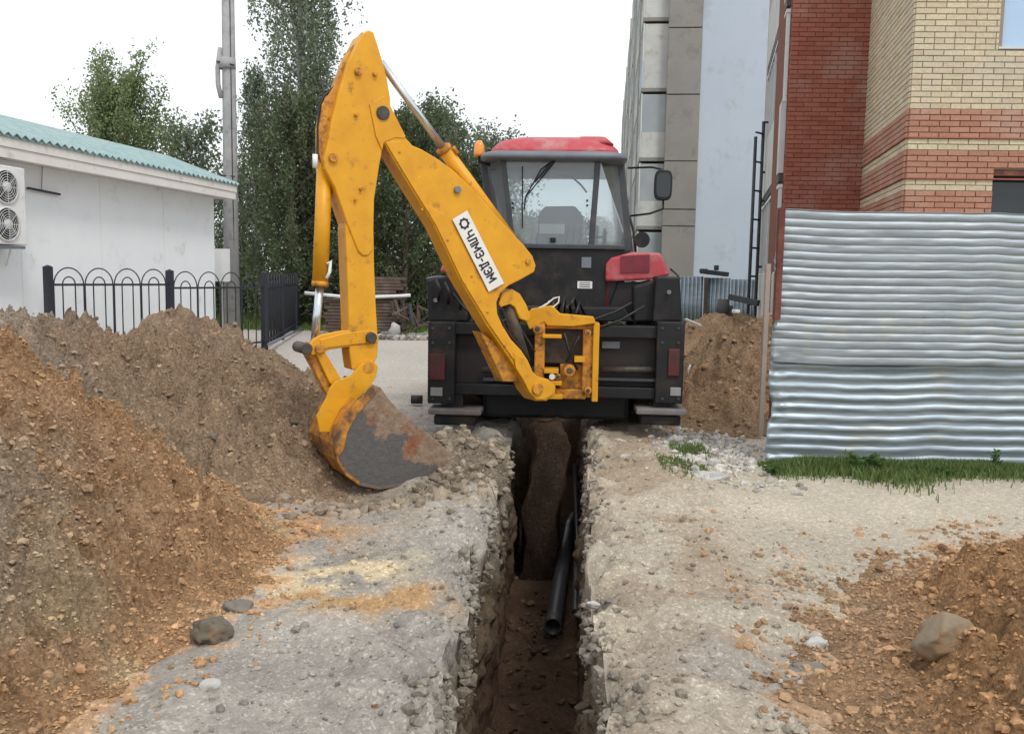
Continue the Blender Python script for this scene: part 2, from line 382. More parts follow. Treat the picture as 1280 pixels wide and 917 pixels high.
G1, G2, G3 = np.array((.45, .4, .32)), np.array((.40, .36, .3)), np.array((.27, .215, .15))
def ground_col(x, y, z):
    n = fbm(x, y, 0, .8, 4, 21)[..., None]; n2 = fbm(x, y, 0, 2.6, 4, 22)[..., None]; n3 = fbm(x, y, 0, 6, 4, 23)[..., None]
    c = G1 * (1 + .1 * n + .06 * n2)
    tc = (.08 + .07 * (y - 3))
    left = (x < tc)
    # left of the trench: grey gravel with sand and ochre patches
    gl = np.array((.34, .315, .28)) * (1 + .14 * n2 + .12 * n3)
    c = np.where(left[..., None] & (y < 12)[..., None], gl, c)
    def blob(cx, cy, rx, ry): return np.exp(-((x - cx) / rx) ** 2 - ((y - cy) / ry) ** 2)[..., None]
    s = np.clip(blob(-1.0, 4.55, .45, .3) * (1.1 + 1.6 * n3), 0, 1); c = c * (1 - s) + np.array((.6, .5, .33)) * s
    s = np.clip(blob(-.75, 4.2, .45, .16) * (.6 + 2 * n3), 0, 1); c = c * (1 - s) + np.array((.42, .27, .14)) * s
    s = np.clip(blob(-1.35, 5.5, .5, .5) * (1 + n3) * .9, 0, 1); c = c * (1 - s) + np.array((.37, .25, .15)) * s
    s = np.clip(blob(-.6, 6.6, .9, .55) * (.9 + n3), 0, 1) * .8; c = c * (1 - s) + np.array((.35, .29, .215)) * s
    # warm crumbly strip right of the trench
    s = np.clip(np.exp(-((x - .75 - .07 * (y - 3)) / .4) ** 2)[..., None] * (1.1 + 1.3 * n2), 0, 1) * ((y < 9.5)[..., None]); c = c * (1 - s * .75) + np.array((.3, .235, .165)) * s * .75
    s = np.clip(blob(1.15, 3.2, .55, .9) * (1 + n2), 0, 1) * .8; c = c * (1 - s) + np.array((.33, .3, .27)) * s
    # far road paler, beyond it green verge
    f = sstep(10, 14, y)[..., None] * np.array((1, 1, 1)); c = c * (1 - f) + np.array((.44, .41, .37)) * (1 + .06 * n) * f
    f = sstep(23.5, 25, y + 1.5 * n[..., 0] + .25 * x)[..., None]; c = c * (1 - f) + np.array((.09, .13, .045)) * (1 + .3 * n2) * f
    f = (sstep(8, 12, x) * sstep(10, 14, y))[..., None]; c = c * (1 - f) + np.array((.3, .27, .23)) * f
    # soil trodden and washed out around the foot of each heap
    for hf, cf in HEAPS:
        h = hf(x, y); m_ = h > -.6
        if m_.any():
            w_ = sstep(-.16, .02, h + .22 * n3[..., 0] + .06 * fbm(x, y, 0, 22, 3, 29))[..., None] * .85
            c = c * (1 - w_) + cf(x, y, np.zeros_like(x)) * w_
    # trench walls: earth colour darkened with depth as painted trench shade, pale top layer
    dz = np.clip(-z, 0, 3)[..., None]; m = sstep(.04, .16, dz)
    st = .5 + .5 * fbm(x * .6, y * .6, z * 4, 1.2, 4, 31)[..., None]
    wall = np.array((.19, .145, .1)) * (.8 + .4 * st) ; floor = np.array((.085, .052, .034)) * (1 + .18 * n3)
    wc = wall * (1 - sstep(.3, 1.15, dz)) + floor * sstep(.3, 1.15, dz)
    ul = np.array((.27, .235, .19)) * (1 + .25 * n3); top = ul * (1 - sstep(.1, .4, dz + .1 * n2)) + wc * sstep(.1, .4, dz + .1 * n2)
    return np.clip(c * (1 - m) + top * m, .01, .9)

def build_ground():
    ys = [-40, -20, -10, -5, -3]; y = -2.0
    while y < 2.4: ys.append(y); y += .1
    while y < 14: ys.append(y); y += .0052 * y
    while y < 2500: ys.append(y); y += .09 * y
    ys = np.array(ys)
    off = [0.0]; d = .012
    while off[-1] < 4500:
        off.append(off[-1] + d)
        d *= 1.0085 if off[-1] < 5 else 1.22
    off = np.array(off); nl = len(off)
    NW, NF = 52, 26
    rows = []
    L, Rr, D = tl(ys), trr(ys), tdepth(ys)
    q = sstep(TR_END - .05, TR_END + .1, ys)
    X = np.concatenate([L[:, None] - off[::-1][None, :],
                        np.repeat(L[:, None], NW, 1), L[:, None] + (Rr - L)[:, None] * np.linspace(.0, 1, NF)[None, :],
                        np.repeat(Rr[:, None], NW, 1), Rr[:, None] + off[None, :]], 1)
    Y = np.repeat(ys[:, None], X.shape[1], 1)
    T = np.concatenate([np.zeros(nl), np.linspace(0, 1, NW), np.ones(NF), np.linspace(1, 0, NW), np.zeros(nl)])[None, :]
    Z0 = ground_z(X, Y)
    W = np.concatenate([np.zeros(nl), np.ones(NW), np.zeros(NF), -np.ones(NW), np.zeros(nl)])[None, :]
    depth = D[:, None] * T
    # sides lean in slightly towards the floor and are rough; collapse bites near the top
    act = (D[:, None] > .05)
    taper = np.sin(np.clip(T, 0, 1) * math.pi) ** .5
    rough = .055 * fbm(Y, -depth * 1.0, W * 7, 2.6, 5, 41, .6) + .035 * np.abs(fbm(Y, depth, W * 3, 9, 4, 43, .6)) - .02
    bite = .09 * np.clip(fbm(Y, depth * .8, W * 5, 1.7, 4, 47) + .15, 0, 1) * (1 - sstep(.2, .9, T))
    lean = .05 * T ** 1.5
    X = X + W * act * (lean + taper * (rough - bite))
    fl = (np.abs(W) < .5) & (T > .9)
    X = np.where(fl, X + 0, X)
    Z = Z0 * (1 - T) - depth + (T > .98) * act * (.03 * fbm(X, Y, 0, 3, 5, 51) + .01)
    # shrink the floor to meet the leaning sides
    f0 = nl + NW; cx = (L + Rr)[:, None] / 2
    sc = 1 - .1 / (Rr - L)[:, None]
    X[:, f0:f0 + NF] = np.where(act, cx + (X[:, f0:f0 + NF] - cx) * sc, X[:, f0:f0 + NF])
    # horizontal grain of the sheet edges
    V = np.stack([X, Y, Z], -1); nr, nc = X.shape
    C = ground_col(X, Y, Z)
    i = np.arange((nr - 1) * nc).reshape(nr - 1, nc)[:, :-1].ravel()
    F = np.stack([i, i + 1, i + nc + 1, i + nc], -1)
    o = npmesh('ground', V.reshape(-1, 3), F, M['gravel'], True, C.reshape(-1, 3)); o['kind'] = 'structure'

# rocks and clods ----------------------------------------------------------------------------
def ico(sub):
    bm = bmesh.new(); bmesh.ops.create_icosphere(bm, subdivisions=sub, radius=1)
    V = np.array([v.co[:] for v in bm.verts]); F = np.array([[v.index for v in f.verts] for f in bm.faces]); bm.free(); return V, F
I1, I2, I3 = ico(1), ico(2), ico(4)
OCT = (np.array([[1, 0, 0], [-1, 0, 0], [0, 1, 0], [0, -1, 0], [0, 0, 1], [0, 0, -1.]]), np.array([[0, 2, 4], [2, 1, 4], [1, 3, 4], [3, 0, 4], [2, 0, 5], [1, 2, 5], [3, 1, 5], [0, 3, 5]]))
def scatter(name, P, S, C, mat, parent=None, base=I1, flat=.75, seed=0):
    """many clods joined in one mesh; P centres, S sizes, C colours"""
    r = np.random.default_rng(seed); n = len(P); BV, BF = base
    k = len(BV)
    V = np.repeat(BV[None], n, 0) * (1 + r.uniform(-.32, .32, (n, k, 1)))
    V = V * (r.uniform(.6, 1.25, (n, 1, 3)))
    a = r.uniform(0, 6.28, n); ca, sa = np.cos(a)[:, None], np.sin(a)[:, None]
    b = r.uniform(-.6, .6, n); cb, sb = np.cos(b)[:, None], np.sin(b)[:, None]
    x, y, z = V[..., 0], V[..., 1], V[..., 2] * flat
    y, z = y * cb - z * sb, y * sb + z * cb
    x, y = x * ca - y * sa, x * sa + y * ca
    V = np.stack([x, y, z], -1) * S[:, None, None] + P[:, None, :]
    F = (BF[None] + (np.arange(n) * k)[:, None, None]).reshape(-1, 3)
    Cc = np.repeat(C[:, None, :], k, 1).reshape(-1, 3)
    o = npmesh(name, V.reshape(-1, 3), F, mat, False, Cc, parent); o['kind'] = 'stuff'; return o
def rock(name, p, size, mat, seed, label, cat='stone', group=None, sub=I3, amp=.28, rz=0, f=1.3):
    V, F = sub; V = V.copy()
    n = fbm(V[:, 0] + seed * 7.1, V[:, 1], V[:, 2], f, 5, seed)
    cr = np.abs(fbm(V[:, 0] + seed, V[:, 1], V[:, 2], 2.2, 3, seed + 5))
    V = V * (1 + amp * n - .12 * cr)[:, None]
    # knock off facets so it reads as broken stone
    rr = np.random.default_rng(seed)
    for _ in range(9):
        d = rr.normal(size=3); d /= np.linalg.norm(d); t = V @ d; lim = rr.uniform(.62, .85)
        V = V - np.outer(np.clip(t - lim, 0, 9) * .85, d)
    c, s_ = math.cos(rz), math.sin(rz); V = V * np.array(size); V = V @ np.array([[c, s_, 0], [-s_, c, 0], [0, 0, 1]])
    o = npmesh(name, V, F, mat, True); o.location = p; tag(o, label, cat, group); return o

HEAPS = []
def heap(name, hf, colf, x0, x1, y0, y1, step, label, nclods, cs, seed, amp=(.05, .03, .012), clodcol=None, cut=-.03, rough_f=2.2, chips=0):
    HEAPS.append((hf, colf))
    xs, ys = np.arange(x0, x1, step), np.arange(y0, y1, step)
    X, Y = np.meshgrid(xs, ys)
    def full(X, Y):
        h = hf(X, Y)
        e = sstep(-.05, .2, h)
        h = h + e * .035 * fbm(X * .5 + Y * .1, Y * 2.6, 0, 2.2, 3, seed + 9, .6)
        h = h + e * (amp[0] * fbm(X, Y, 0, rough_f, 3, seed, .6) + amp[1] * np.abs(fbm(X, Y, 0, 7, 3, seed + 1, .6)) * 1.2 + amp[2] * fbm(X, Y, 0, 24, 2, seed + 2))
        h = .5 * (h + np.sqrt(h * h + .012)) - .03 + (1 - e) * .015 * fbm(X, Y, 0, 8, 2, seed + 3)
        return h
    H = full(X, Y); nr, nc = X.shape; G = ground_z(X, Y)
    keep = H > -.012
    kf = keep[:-1, :-1] | keep[1:, :-1] | keep[:-1, 1:] | keep[1:, 1:]
    i = (np.arange(nr - 1)[:, None] * nc + np.arange(nc - 1)[None, :])[kf]
    F = np.stack([i, i + 1, i + nc + 1, i + nc], -1)
    used, inv = np.unique(F, return_inverse=True); F = inv.reshape(F.shape)
    V = np.stack([X, Y, np.where(H > -.02, G + H, G - .04)], -1).reshape(-1, 3)[used]
    C = np.clip(colf(V[:, 0], V[:, 1], V[:, 2]), .01, .9)
    o = npmesh(name, V, F, M['soil'], True, C); tag(o, label, 'soil heap')
    if nclods:
        r = np.random.default_rng(seed)
        px, py = r.uniform(x0, x1, nclods * 4), r.uniform(y0, y1, nclods * 4)
        hh = full(px, py); g = ground_z(px, py); pz = g + np.maximum(hh, 0)
        ok = hh > -.016
        px, py, pz = px[ok][:nclods], py[ok][:nclods], pz[ok][:nclods]
        S = cs[0] + (cs[1] - cs[0]) * r.uniform(0, 1, len(px)) ** 4
        C = colf(px, py, pz) * r.uniform(.72, 1.22, (len(px), 1))
        scatter('clods', np.c_[px, py, pz + S * .15], S, np.clip(C, .01, .9), M['clod'], o, seed=seed)
        if chips:
            px, py = r.uniform(x0, x1, chips * 4), r.uniform(y0, y1, chips * 4); hh = full(px, py); ok = hh > 0
            px, py, hh = px[ok][:chips], py[ok][:chips], hh[ok][:chips]; S = .003 + .011 * r.uniform(0, 1, len(px)) ** 3
            C = colf(px, py, hh) * r.uniform(.75, 1.2, (len(px), 1))
            scatter('crumbs', np.c_[px, py, ground_z(px, py) + hh + S * .3], S, np.clip(C, .01, .9), M['clod'], o, OCT, seed=seed + 1)
    return o, full

OR, GR, BR, TN = np.array((.5, .305, .165)), np.array((.36, .305, .24)), np.array((.38, .27, .18)), np.array((.47, .35, .225))
def h_orange(x, y): return seg_heap(x, y, [(-3.35, 1.2, 1.05), (-3.2, 2.8, 1.1), (-3.05, 4.2, 1.19), (-2.97, 4.85, 1.14), (-2.7, 5.15, .85)], .78, .12)
def c_orange(x, y, z):
    n = fbm(x, y, z, 1.1, 4, 61)[..., None]; n2 = fbm(x, y, z, 3.5, 4, 62)[..., None]
    t = sstep(-.15, .4, n + .2 * n2); c = OR * (1 + .2 * n2) * (1 - t * .8) + TN * t * .8
    g = np.clip(np.exp(-((x + 2.25) / .4) ** 2 - ((y - 3.75) / .9) ** 2)[..., None] * (1.0 + 1.8 * n2), 0, 1)
    c = c * (1 - g * .55) + GR * g * .55
    s = sstep(.45, .75, fbm(x, y, z, 1.9, 3, 66))[..., None]; c = c * (1 - s * .6) + np.array((.55, .43, .26)) * s * .6
    return c
heap('soil_heap', h_orange, c_orange, -4.9, -1.0, 1.4, 6.4, .014, 'orange-brown crumbly soil heap filling the lower left foreground', 9000, (.005, .028), 101, (.1, .13, .026), chips=60000)
def h_grey(x, y): return seg_heap(x, y, [(-3.8, 7.3, 1.05), (-3.75, 7.6, 1.12), (-3.6, 8.2, .96), (-3.3, 8.8, .6)], .52, .35)
def c_grey(x, y, z):
    n = fbm(x, y, z, 1.0, 4, 71)[..., None]; n2 = fbm(x, y, z, 3.5, 4, 72)[..., None]
    d = (x + .62 * y)[..., None] - 1.0 + .25 * n2
    t = np.clip(.6 + d * .9 + .5 * n, 0, 1)
    return (GR * 1.02 * (1 - t) + BR * t) * (1 + .16 * n2)
heap('soil_heap', h_grey, c_grey, -6.4, -.7, 4.3, 10.6, .024, 'grey-brown soil heap behind the orange one, left of the excavator bucket', 8000, (.005, .03), 111, (.13, .13, .026), chips=30000)
def h_far(x, y): return seg_heap(x, y, [(-3.72, 9.9, 1.12), (-3.5, 10.5, .85), (-3.0, 11.2, .5)], .62, .08)
def c_far(x, y, z):
    n = fbm(x, y, z, 1.2, 4, 81)[..., None]; n2 = fbm(x, y, z, 4, 4, 82)[..., None]
    return (BR * 1.05 * (.55 - .3 * n) + np.array((.32, .24, .17)) * (.45 + .3 * n)) * (1 + .15 * n2)
heap('soil_heap', lambda x, y: seg_heap(x, y, [(-.95, 8.0, .1), (-.45, 7.75, .15), (-.24, 7.2, .1)], .55, .12), lambda x, y, z: np.array((.33, .275, .21)) * (1 + .25 * fbm(x, y, z, 4, 4, 171)[..., None]), -1.6, .0, 6.6, 8.7, .02, 'low mound of loose earth between the bucket tip and the trench', 900, (.008, .06), 171, (.04, .06, .02), chips=2500)
heap('soil_heap', h_far, c_far, -6.2, -1.6, 8.2, 13.0, .03, 'peaked brown soil heap in front of the black iron railing', 2500, (.006, .035), 121, (.1, .1, .02))
def h_right(x, y): return seg_heap(x, y, [(3.4, 4.15, .48), (2.95, 3.7, .54), (2.65, 3.0, .55), (2.4, 1.8, .5)], .47, .18)
def c_right(x, y, z):
    n = fbm(x, y, z, 1.3, 4, 91)[..., None]; n2 = fbm(x, y, z, 4, 4, 92)[..., None]
    t = sstep(.0, .7, n); s = (1 - sstep(.02, .16, z))[..., None]
    c = np.array((.45, .265, .135)) * (1 + .25 * n2) * (1 - t * .6) + TN * t * .6
    return c * (1 - s * .25) + GR * s * .25
o, f_right = heap('soil_heap', h_right, c_right, .9, 5.2, 1.4, 6.0, .018, 'low orange-brown clay heap in the lower right corner', 8000, (.005, .03), 131, (.07, .08, .024), chips=28000)
def h_back(x, y): return seg_heap(x, y, [(2.5, 10.2, .42), (3.1, 10.9, .85), (3.5, 11.6, 1.12), (4.6, 12.2, 1.3)], .55, .25)
def c_back(x, y, z):
    n = fbm(x, y, z, 1.3, 4, 95)[..., None]; n2 = fbm(x, y, z, 4, 4, 96)[..., None]
    return (np.array((.29, .185, .11)) * (.6 - .3 * n) + np.array((.37, .265, .17)) * (.4 + .3 * n)) * (1 + .2 * n2)
heap('soil_heap', h_back, c_back, .9, 7.0, 8.1, 14.4, .03, 'brown soil heap between the tractor and the corrugated fence', 6000, (.008, .045), 141, (.12, .09, .02))
def h_back2(x, y): return seg_heap(x, y, [(3.5, 15.2, 1.1), (4.0, 15.8, 1.0)], .6, .2)
heap('soil_heap', h_back2, c_back, 1.5, 6.0, 13.2, 18.0, .05, 'small peaked soil heap farther back behind the tractor wheel', 600, (.02, .07), 151, (.06, .05, .02))

build_ground()

# loose gravel and crumbs on the ground -------------------------------------------------------
def crumbs(name, n, xr, yr, size, pw, colf, seed, dens=None):
    r = np.random.default_rng(seed)
    y = yr[0] * (yr[1] / yr[0]) ** r.uniform(0, 1, n); x = r.uniform(*xr, n)
    ok = (x < tl(y) - .03) | (x > trr(y) + .03)
    if dens is not None: ok &= r.uniform(0, 1, n) < dens(x, y)
    x, y = x[ok], y[ok]; z = ground_z(x, y)
    S = size[0] + (size[1] - size[0]) * r.uniform(0, 1, len(x)) ** pw
    C = colf(x, y, z) * r.uniform(.65, 1.35, (len(x), 1))
    return scatter(name, np.c_[x, y, z + S * .2], S, np.clip(C, .01, .9), M['clod'], None, seed=seed)
def gdens(x, y):
    tc = .08 + .07 * (y - 3)
    d = np.where(x < tc, .8, .5 * np.exp(-np.clip(x - tc - .55, 0, 9) / .15)) * (.2 + .8 * (fbm(x, y, 0, 1.4, 3, 161) > .1))
    return d
tag(crumbs('gravel', 13000, (-1.8, 1.2), (2.2, 9.0), (.003, .009), 3.5, ground_col, 162, gdens), 'loose grey gravel and crumbs spread on both sides of the trench', 'gravel')
def sdens(x, y): return .8 * np.exp(-((x - 1.5 - .15 * (4 - y)) / .35) ** 2) * (1 - sstep(4.2, 5.2, y))
def crc(x, y, z): return np.where((fbm(x, y, 0, 3, 2, 3) > .2)[..., None], np.array((.27, .175, .11)), np.array((.34, .3, .25)))
tag(crumbs('soil_crumbs', 2600, (.5, 3.2), (2.2, 6.5), (.004, .03), 5, crc, 163, sdens), 'brown soil crumbs strewn between the trench and the right clay heap', 'soil crumbs')
def rdens(x, y): return np.exp(-((x - 1.95) / .38) ** 2 - ((y - 8.4) / 1.1) ** 2)
def rubc(x, y, z): return np.repeat(np.array([[.5, .48, .44]]), len(x), 0)
tag(crumbs('gravel', 5000, (1.1, 3.0), (6.6, 10.5), (.012, .05), 3, rubc, 164, rdens), 'pale stone rubble beside the fence end, behind the right trench edge', 'gravel')
def wl(x, y): return np.exp(-np.clip(tl(y) - x, 0, 9) / .28) + np.exp(-np.clip(x - trr(y), 0, 9) / .3)
tag(crumbs('soil_crumbs', 4000, (-1.1, 1.9), (2.3, 9.0), (.004, .024), 5, ground_col, 165, wl), 'earth crumbs along both lips of the trench', 'soil crumbs')
def bdens(x, y): return np.exp(-((x + .45) / .28) ** 2 - ((y - 6.75) / .4) ** 2) + .6 * np.exp(-((x + 1.2) / .5) ** 2 - ((y - 6.1) / .3) ** 2)
tag(crumbs('soil_crumbs', 2600, (-2.2, .2), (5.4, 7.8), (.008, .075), 3.5, lambda x, y, z: np.repeat(np.array([[.3, .25, .19]]), len(x), 0), 166, bdens), 'lumps of grey-brown earth around the excavator bucket', 'soil crumbs')
# lumps of broken earth caught along the lips and the upper walls
r_ = np.random.default_rng(8)
for side, nm in ((0, 'left'), (1, 'right')):
    n = 2200; yy = 2.6 * (9.0 / 2.6) ** r_.uniform(0, 1, n); q = r_.uniform(0, 1, n); dn = np.abs(r_.normal(0, .2, n)) * (q < .6); out = np.abs(r_.normal(0, .07, n)) * (q >= .6)
    S = .005 + .034 * r_.uniform(0, 1, n) ** 5
    xx = np.where(side == 0, tl(yy) + .02 - out + .05 * dn, trr(yy) - .02 + out - .05 * dn); cl = fbm(yy, dn, side * 5.0, 2.5, 3, 77) > -.25
    z = ground_z(xx, yy) - dn
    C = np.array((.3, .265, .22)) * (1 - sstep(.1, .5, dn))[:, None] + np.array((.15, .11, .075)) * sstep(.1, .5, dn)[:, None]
    C = C * r_.uniform(.7, 1.15, (n, 1))
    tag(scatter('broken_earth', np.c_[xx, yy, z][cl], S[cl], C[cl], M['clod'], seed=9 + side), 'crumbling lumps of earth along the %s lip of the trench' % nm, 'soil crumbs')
# crumbs fallen on the trench floor
r_ = np.random.default_rng(5); fy = 4.2 + 6 * r_.uniform(0, 1, 900); fx = tl(fy) + .06 + (trr(fy) - tl(fy) - .12) * r_.uniform(0, 1, 900)
fS = .006 + .035 * r_.uniform(0, 1, 900) ** 4
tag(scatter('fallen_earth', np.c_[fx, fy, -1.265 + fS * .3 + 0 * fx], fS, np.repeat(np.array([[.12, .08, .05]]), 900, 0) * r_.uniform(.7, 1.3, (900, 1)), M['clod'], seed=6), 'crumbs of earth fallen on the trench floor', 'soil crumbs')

# single stones one can point at
def gp(px, py, dz=0):
    p = at_z(px, py, dz); return p
def hp(px, py, hf, z0=0):
    """where the line of sight meets a heap surface"""
    d = ray(px, py); t = .5 / d.length
    P = CO.copy(); st = d.normalized() * .02
    for _ in range(1500):
        P = P + st
        if P.z < max(float(hf(np.array([P.x]), np.array([P.y]))[0]), 0): break
    return P
p = hp(268, 797, h_orange); rock('stone', p + Vector((0, 0, .03)), (.085, .075, .075), M['boulder2'], 3, 'dark grey rounded lump at the foot of the left heap', 'stone', rz=.4, f=2.4, amp=.34)
p = hp(262, 862, h_orange); rock('stone', p + Vector((0, 0, .01)), (.055, .045, .035), M['stone_pale'], 4, 'small pale stone below the dark lump at the left heap foot')
p = hp(298, 762, h_orange); rock('stone', p, (.08, .07, .05), M['stone_grey'], 5, 'flat grey-brown lump just above the dark rounded one')
p = hp(1196, 803, f_right); rock('boulder', p + Vector((0, .07, -.0)), (.115, .1, .11), M['boulder'], 6, 'big rounded boulder half buried in the right clay heap', 'boulder', f=2.0, amp=.3)
p = gp(1020, 812); rock('stone', p + Vector((0, 0, .02)), (.075, .05, .035), M['stone_pale'], 8, 'pale broken concrete lump on the ground left of the right heap', rz=.5)
p = gp(1012, 838); rock('stone', p, (.1, .06, .03), M['stone_grey'], 9, 'dark grey slab fragment just below the pale concrete lump')
p = gp(1178, 689); rock('soil_clod', p + Vector((0, 0, .02)), (.03, .03, .032), M['stone_brown'], 10, 'lone small brown clod on the pale ground in front of the fence', 'clod')
p = gp(961, 732); rock('soil_clod', p + Vector((0, 0, .015)), (.03, .028, .025), M['stone_brown'], 11, 'small dark clod on bare ground between trench and right heap', 'clod')
p = gp(900, 815); rock('soil_clod', p + Vector((0, 0, .02)), (.06, .05, .04), M['stone_brown'], 12, 'reddish brown clod right of the trench in the gravel', 'clod')
p = gp(1135, 733); rock('soil_clod', p + Vector((0, 0, .025)), (.06, .055, .045), M['stone_brown'], 13, 'largest loose clod on the upper edge of the right heap', 'clod')
p = gp(1100, 714); rock('soil_clod', p + Vector((0, 0, .012)), (.035, .03, .02), M['stone_brown'], 14, 'small clod just left of the largest loose clod', 'clod')
p = gp(470, 886); rock('soil_clod', p + Vector((0, 0, .01)), (.03, .024, .014), M['stone_brown'], 15, 'small reddish clod on the grey gravel left of the trench', 'clod')
p = hp(385, 497 , h_grey); 
for k, (qx, qy, s, lb) in enumerate([(268, 548, .06, 'dark damp clod in the middle of the grey heap'), (365, 530, .07, 'dark clod on the grey heap near the bucket'), (250, 590, .055, 'angular dark stone at the edge between orange and grey soil'), (140, 480, .11, 'flat grey asphalt chunk high on the grey heap'), (218, 405, .09, 'clod at the crest of the far heap left of its peak')]):
    q = hp(qx, qy, h_grey); rock('soil_clod' if k < 2 else 'stone', q + Vector((0, 0, .01)), (s, s * .7, s * .5), M['stone_grey'], 30 + k, lb, 'clod' if k < 2 else 'stone', rz=k)
p = gp(885, 597); rock('concrete_slab', p + Vector((0, 0, .02)), (.2, .13, .035), M['stone_pale'], 18, 'flat pale concrete slab lying beside the fence end', 'slab', rz=-.4)
p = gp(890, 585); rock('stone', p + Vector((0, 0, .05)), (.06, .05, .04), M['stone_pale'], 19, 'yellowish white stone on the pale slab by the fence end')
# broken edge pieces on the lips of the trench
for k, (qx, qy, s, lb) in enumerate([(776, 556, .09, 'whitish stone at the far right lip of the trench'), (782, 578, .11, 'pale flat stone on the right lip just below the whitish one'), (590, 585, .09, 'pale chunk on the left trench lip beside the bucket tip'), (742, 760, .04, 'small white pebble stuck in the right trench lip')]):
    p = gp(qx, qy); rock('stone', p + Vector((0, 0, .02)), (s, s * .7, s * .45), M['stone_pale'], 50 + k, lb, rz=k)

# the undug earth column at the far end of the trench
V, F = ico(5); V = V.copy()
nx = np.sign(V) * np.abs(V) ** .45
V = nx / np.maximum(np.abs(nx).max(1), 1e-6)[:, None] * .9 + nx * .1
V = V * np.array((.16, .3, .82)); V[:, 0] += .03 * V[:, 2]; V[:, 2] += .06 * fbm(V[:, 0], V[:, 1], 0, 5, 3, 207); V[:, 0] += .09 * fbm(V[:, 0] * .3, V[:, 1], V[:, 2], 2.4, 5, 201); V[:, 1] += .05 * fbm(V[:, 0], V[:, 1], V[:, 2] * .4, 4, 5, 203)
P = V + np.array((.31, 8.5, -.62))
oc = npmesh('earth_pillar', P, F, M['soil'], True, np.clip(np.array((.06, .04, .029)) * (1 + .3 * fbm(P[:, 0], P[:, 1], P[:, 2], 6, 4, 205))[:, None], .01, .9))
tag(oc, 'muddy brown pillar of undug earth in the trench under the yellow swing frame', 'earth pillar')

# pipes on the trench floor
def pipe(name, pts, r, wall, mat, label):
    mb = MB(); n = 20
    mb.tube(pts, r, n, False); mb.tube(pts, r - wall, n, False)
    b2 = n * len(pts)
    for e in (0, len(pts) - 1):
        for k in range(n):
            mb.f.append((e * n + k, e * n + (k + 1) % n, b2 + e * n + (k + 1) % n, b2 + e * n + k)); mb.sm.append(False)
    o = mb.build(name, mat); tag(o, label, 'pipe'); return o
e0 = at_z(691, 783, -1.17); x1 = at(727, 605, 9.2)
pipe('drain_pipe', [e0, e0 + (Vector((.93, 12.4, -1.12)) - e0) * .5 + Vector((.015, 0, .0)), Vector((.74, 9.9, -1.12))], .069, .008, M['plastic_black'], 'thick black plastic pipe lying along the right side of the trench floor')
e1 = at_z(697, 745, -1.12)
pipe('thin_pipe', [Vector((.53, 6.7, -1.0)), Vector((.68, 8.6, -.98)), Vector((.9, 12.2, -1.0))], .03, .004, M['plastic_black'], 'thinner dark pipe lying above the thick one against the trench wall')

# roots and twigs sticking from the trench walls
for k, (a, b, c, lb) in enumerate([((716, 905), (735, 885), (760, 880), 'curved pale root poking from the lower right trench wall'), ((703, 790), (722, 760), (735, 700), 'thin straight root hanging on the right trench wall'), ((630, 660), (622, 630), (615, 610), 'pale root on the left trench lip near the bucket')]):
    Y = [4.9, 6.2, 6.0][k]
    P3 = [at(*a, Y), at(*b, Y + .05), at(*c, Y + .12)]
    tag(MB().tube(P3, [.005, .004, .0025], 5).build('root', M['wood']), lb, 'root')
# ------------------------------------------------------------------ white building on the left
C1 = at(267, 248, 19.0); ZW = C1.z
D1 = at_z(0, 201, ZW)
wd = (C1 - D1).normalized(); wn = Vector((wd.y, -wd.x, 0))            # outward, towards +X
W0 = D1 - wd * 8; W1 = C1
wb = empty('white_building', (W1.x, W1.y, 0), label='long white rendered building with teal metal roof behind the iron railing', cat='building')
def wloc(p): return Vector(p) - Vector((W1.x, W1.y, 0))
def wbx(mb, s0, s1, o0, o1, z0, z1):
    """box along the wall: s = distance back from the corner, o = outward offset"""
    P = [wloc(W1 - wd * s + wn * o_ + Vector((0, 0, z - ZW))) for s in (s0, s1) for o_ in (o0, o1) for z in (z0, z1)]
    return mb.add(P, [(0, 1, 3, 2), (4, 6, 7, 5), (0, 4, 5, 1), (2, 3, 7, 6), (0, 2, 6, 4), (1, 5, 7, 3)])
LW = (W1 - W0).length
wbx(MB(), 0, LW, -6, 0, -.3, ZW + .02).build('wall', M['white_wall'], wb)
wbx(MB(), .0, LW, .004, .03, -.2, .35).build('plinth', M['concrete'], wb)
for k in range(1, 7):
    wbx(MB(), k * 1.9, k * 1.9 + .012, .001, .004, .4, ZW - .02).build('joint_strip', M['fascia'], wb)
OH = .42
wbx(MB(), -.12, LW, -6, OH - .02, ZW + .024, ZW + .06).build('soffit', M['fascia'], wb)
wbx(MB(), -.14, LW, OH - .02, OH + .012, ZW - .01, ZW + .135).build('fascia_board', M['fascia'], wb)
wbx(MB(), -.15, LW, OH - .02, OH + .03, ZW + .14, ZW + .28).build('fascia_board', M['fascia'], wb)
wbx(MB(), -.16, -.13, -6.2, OH - .022, ZW - .01, ZW + .28).build('end_board', M['fascia'], wb)
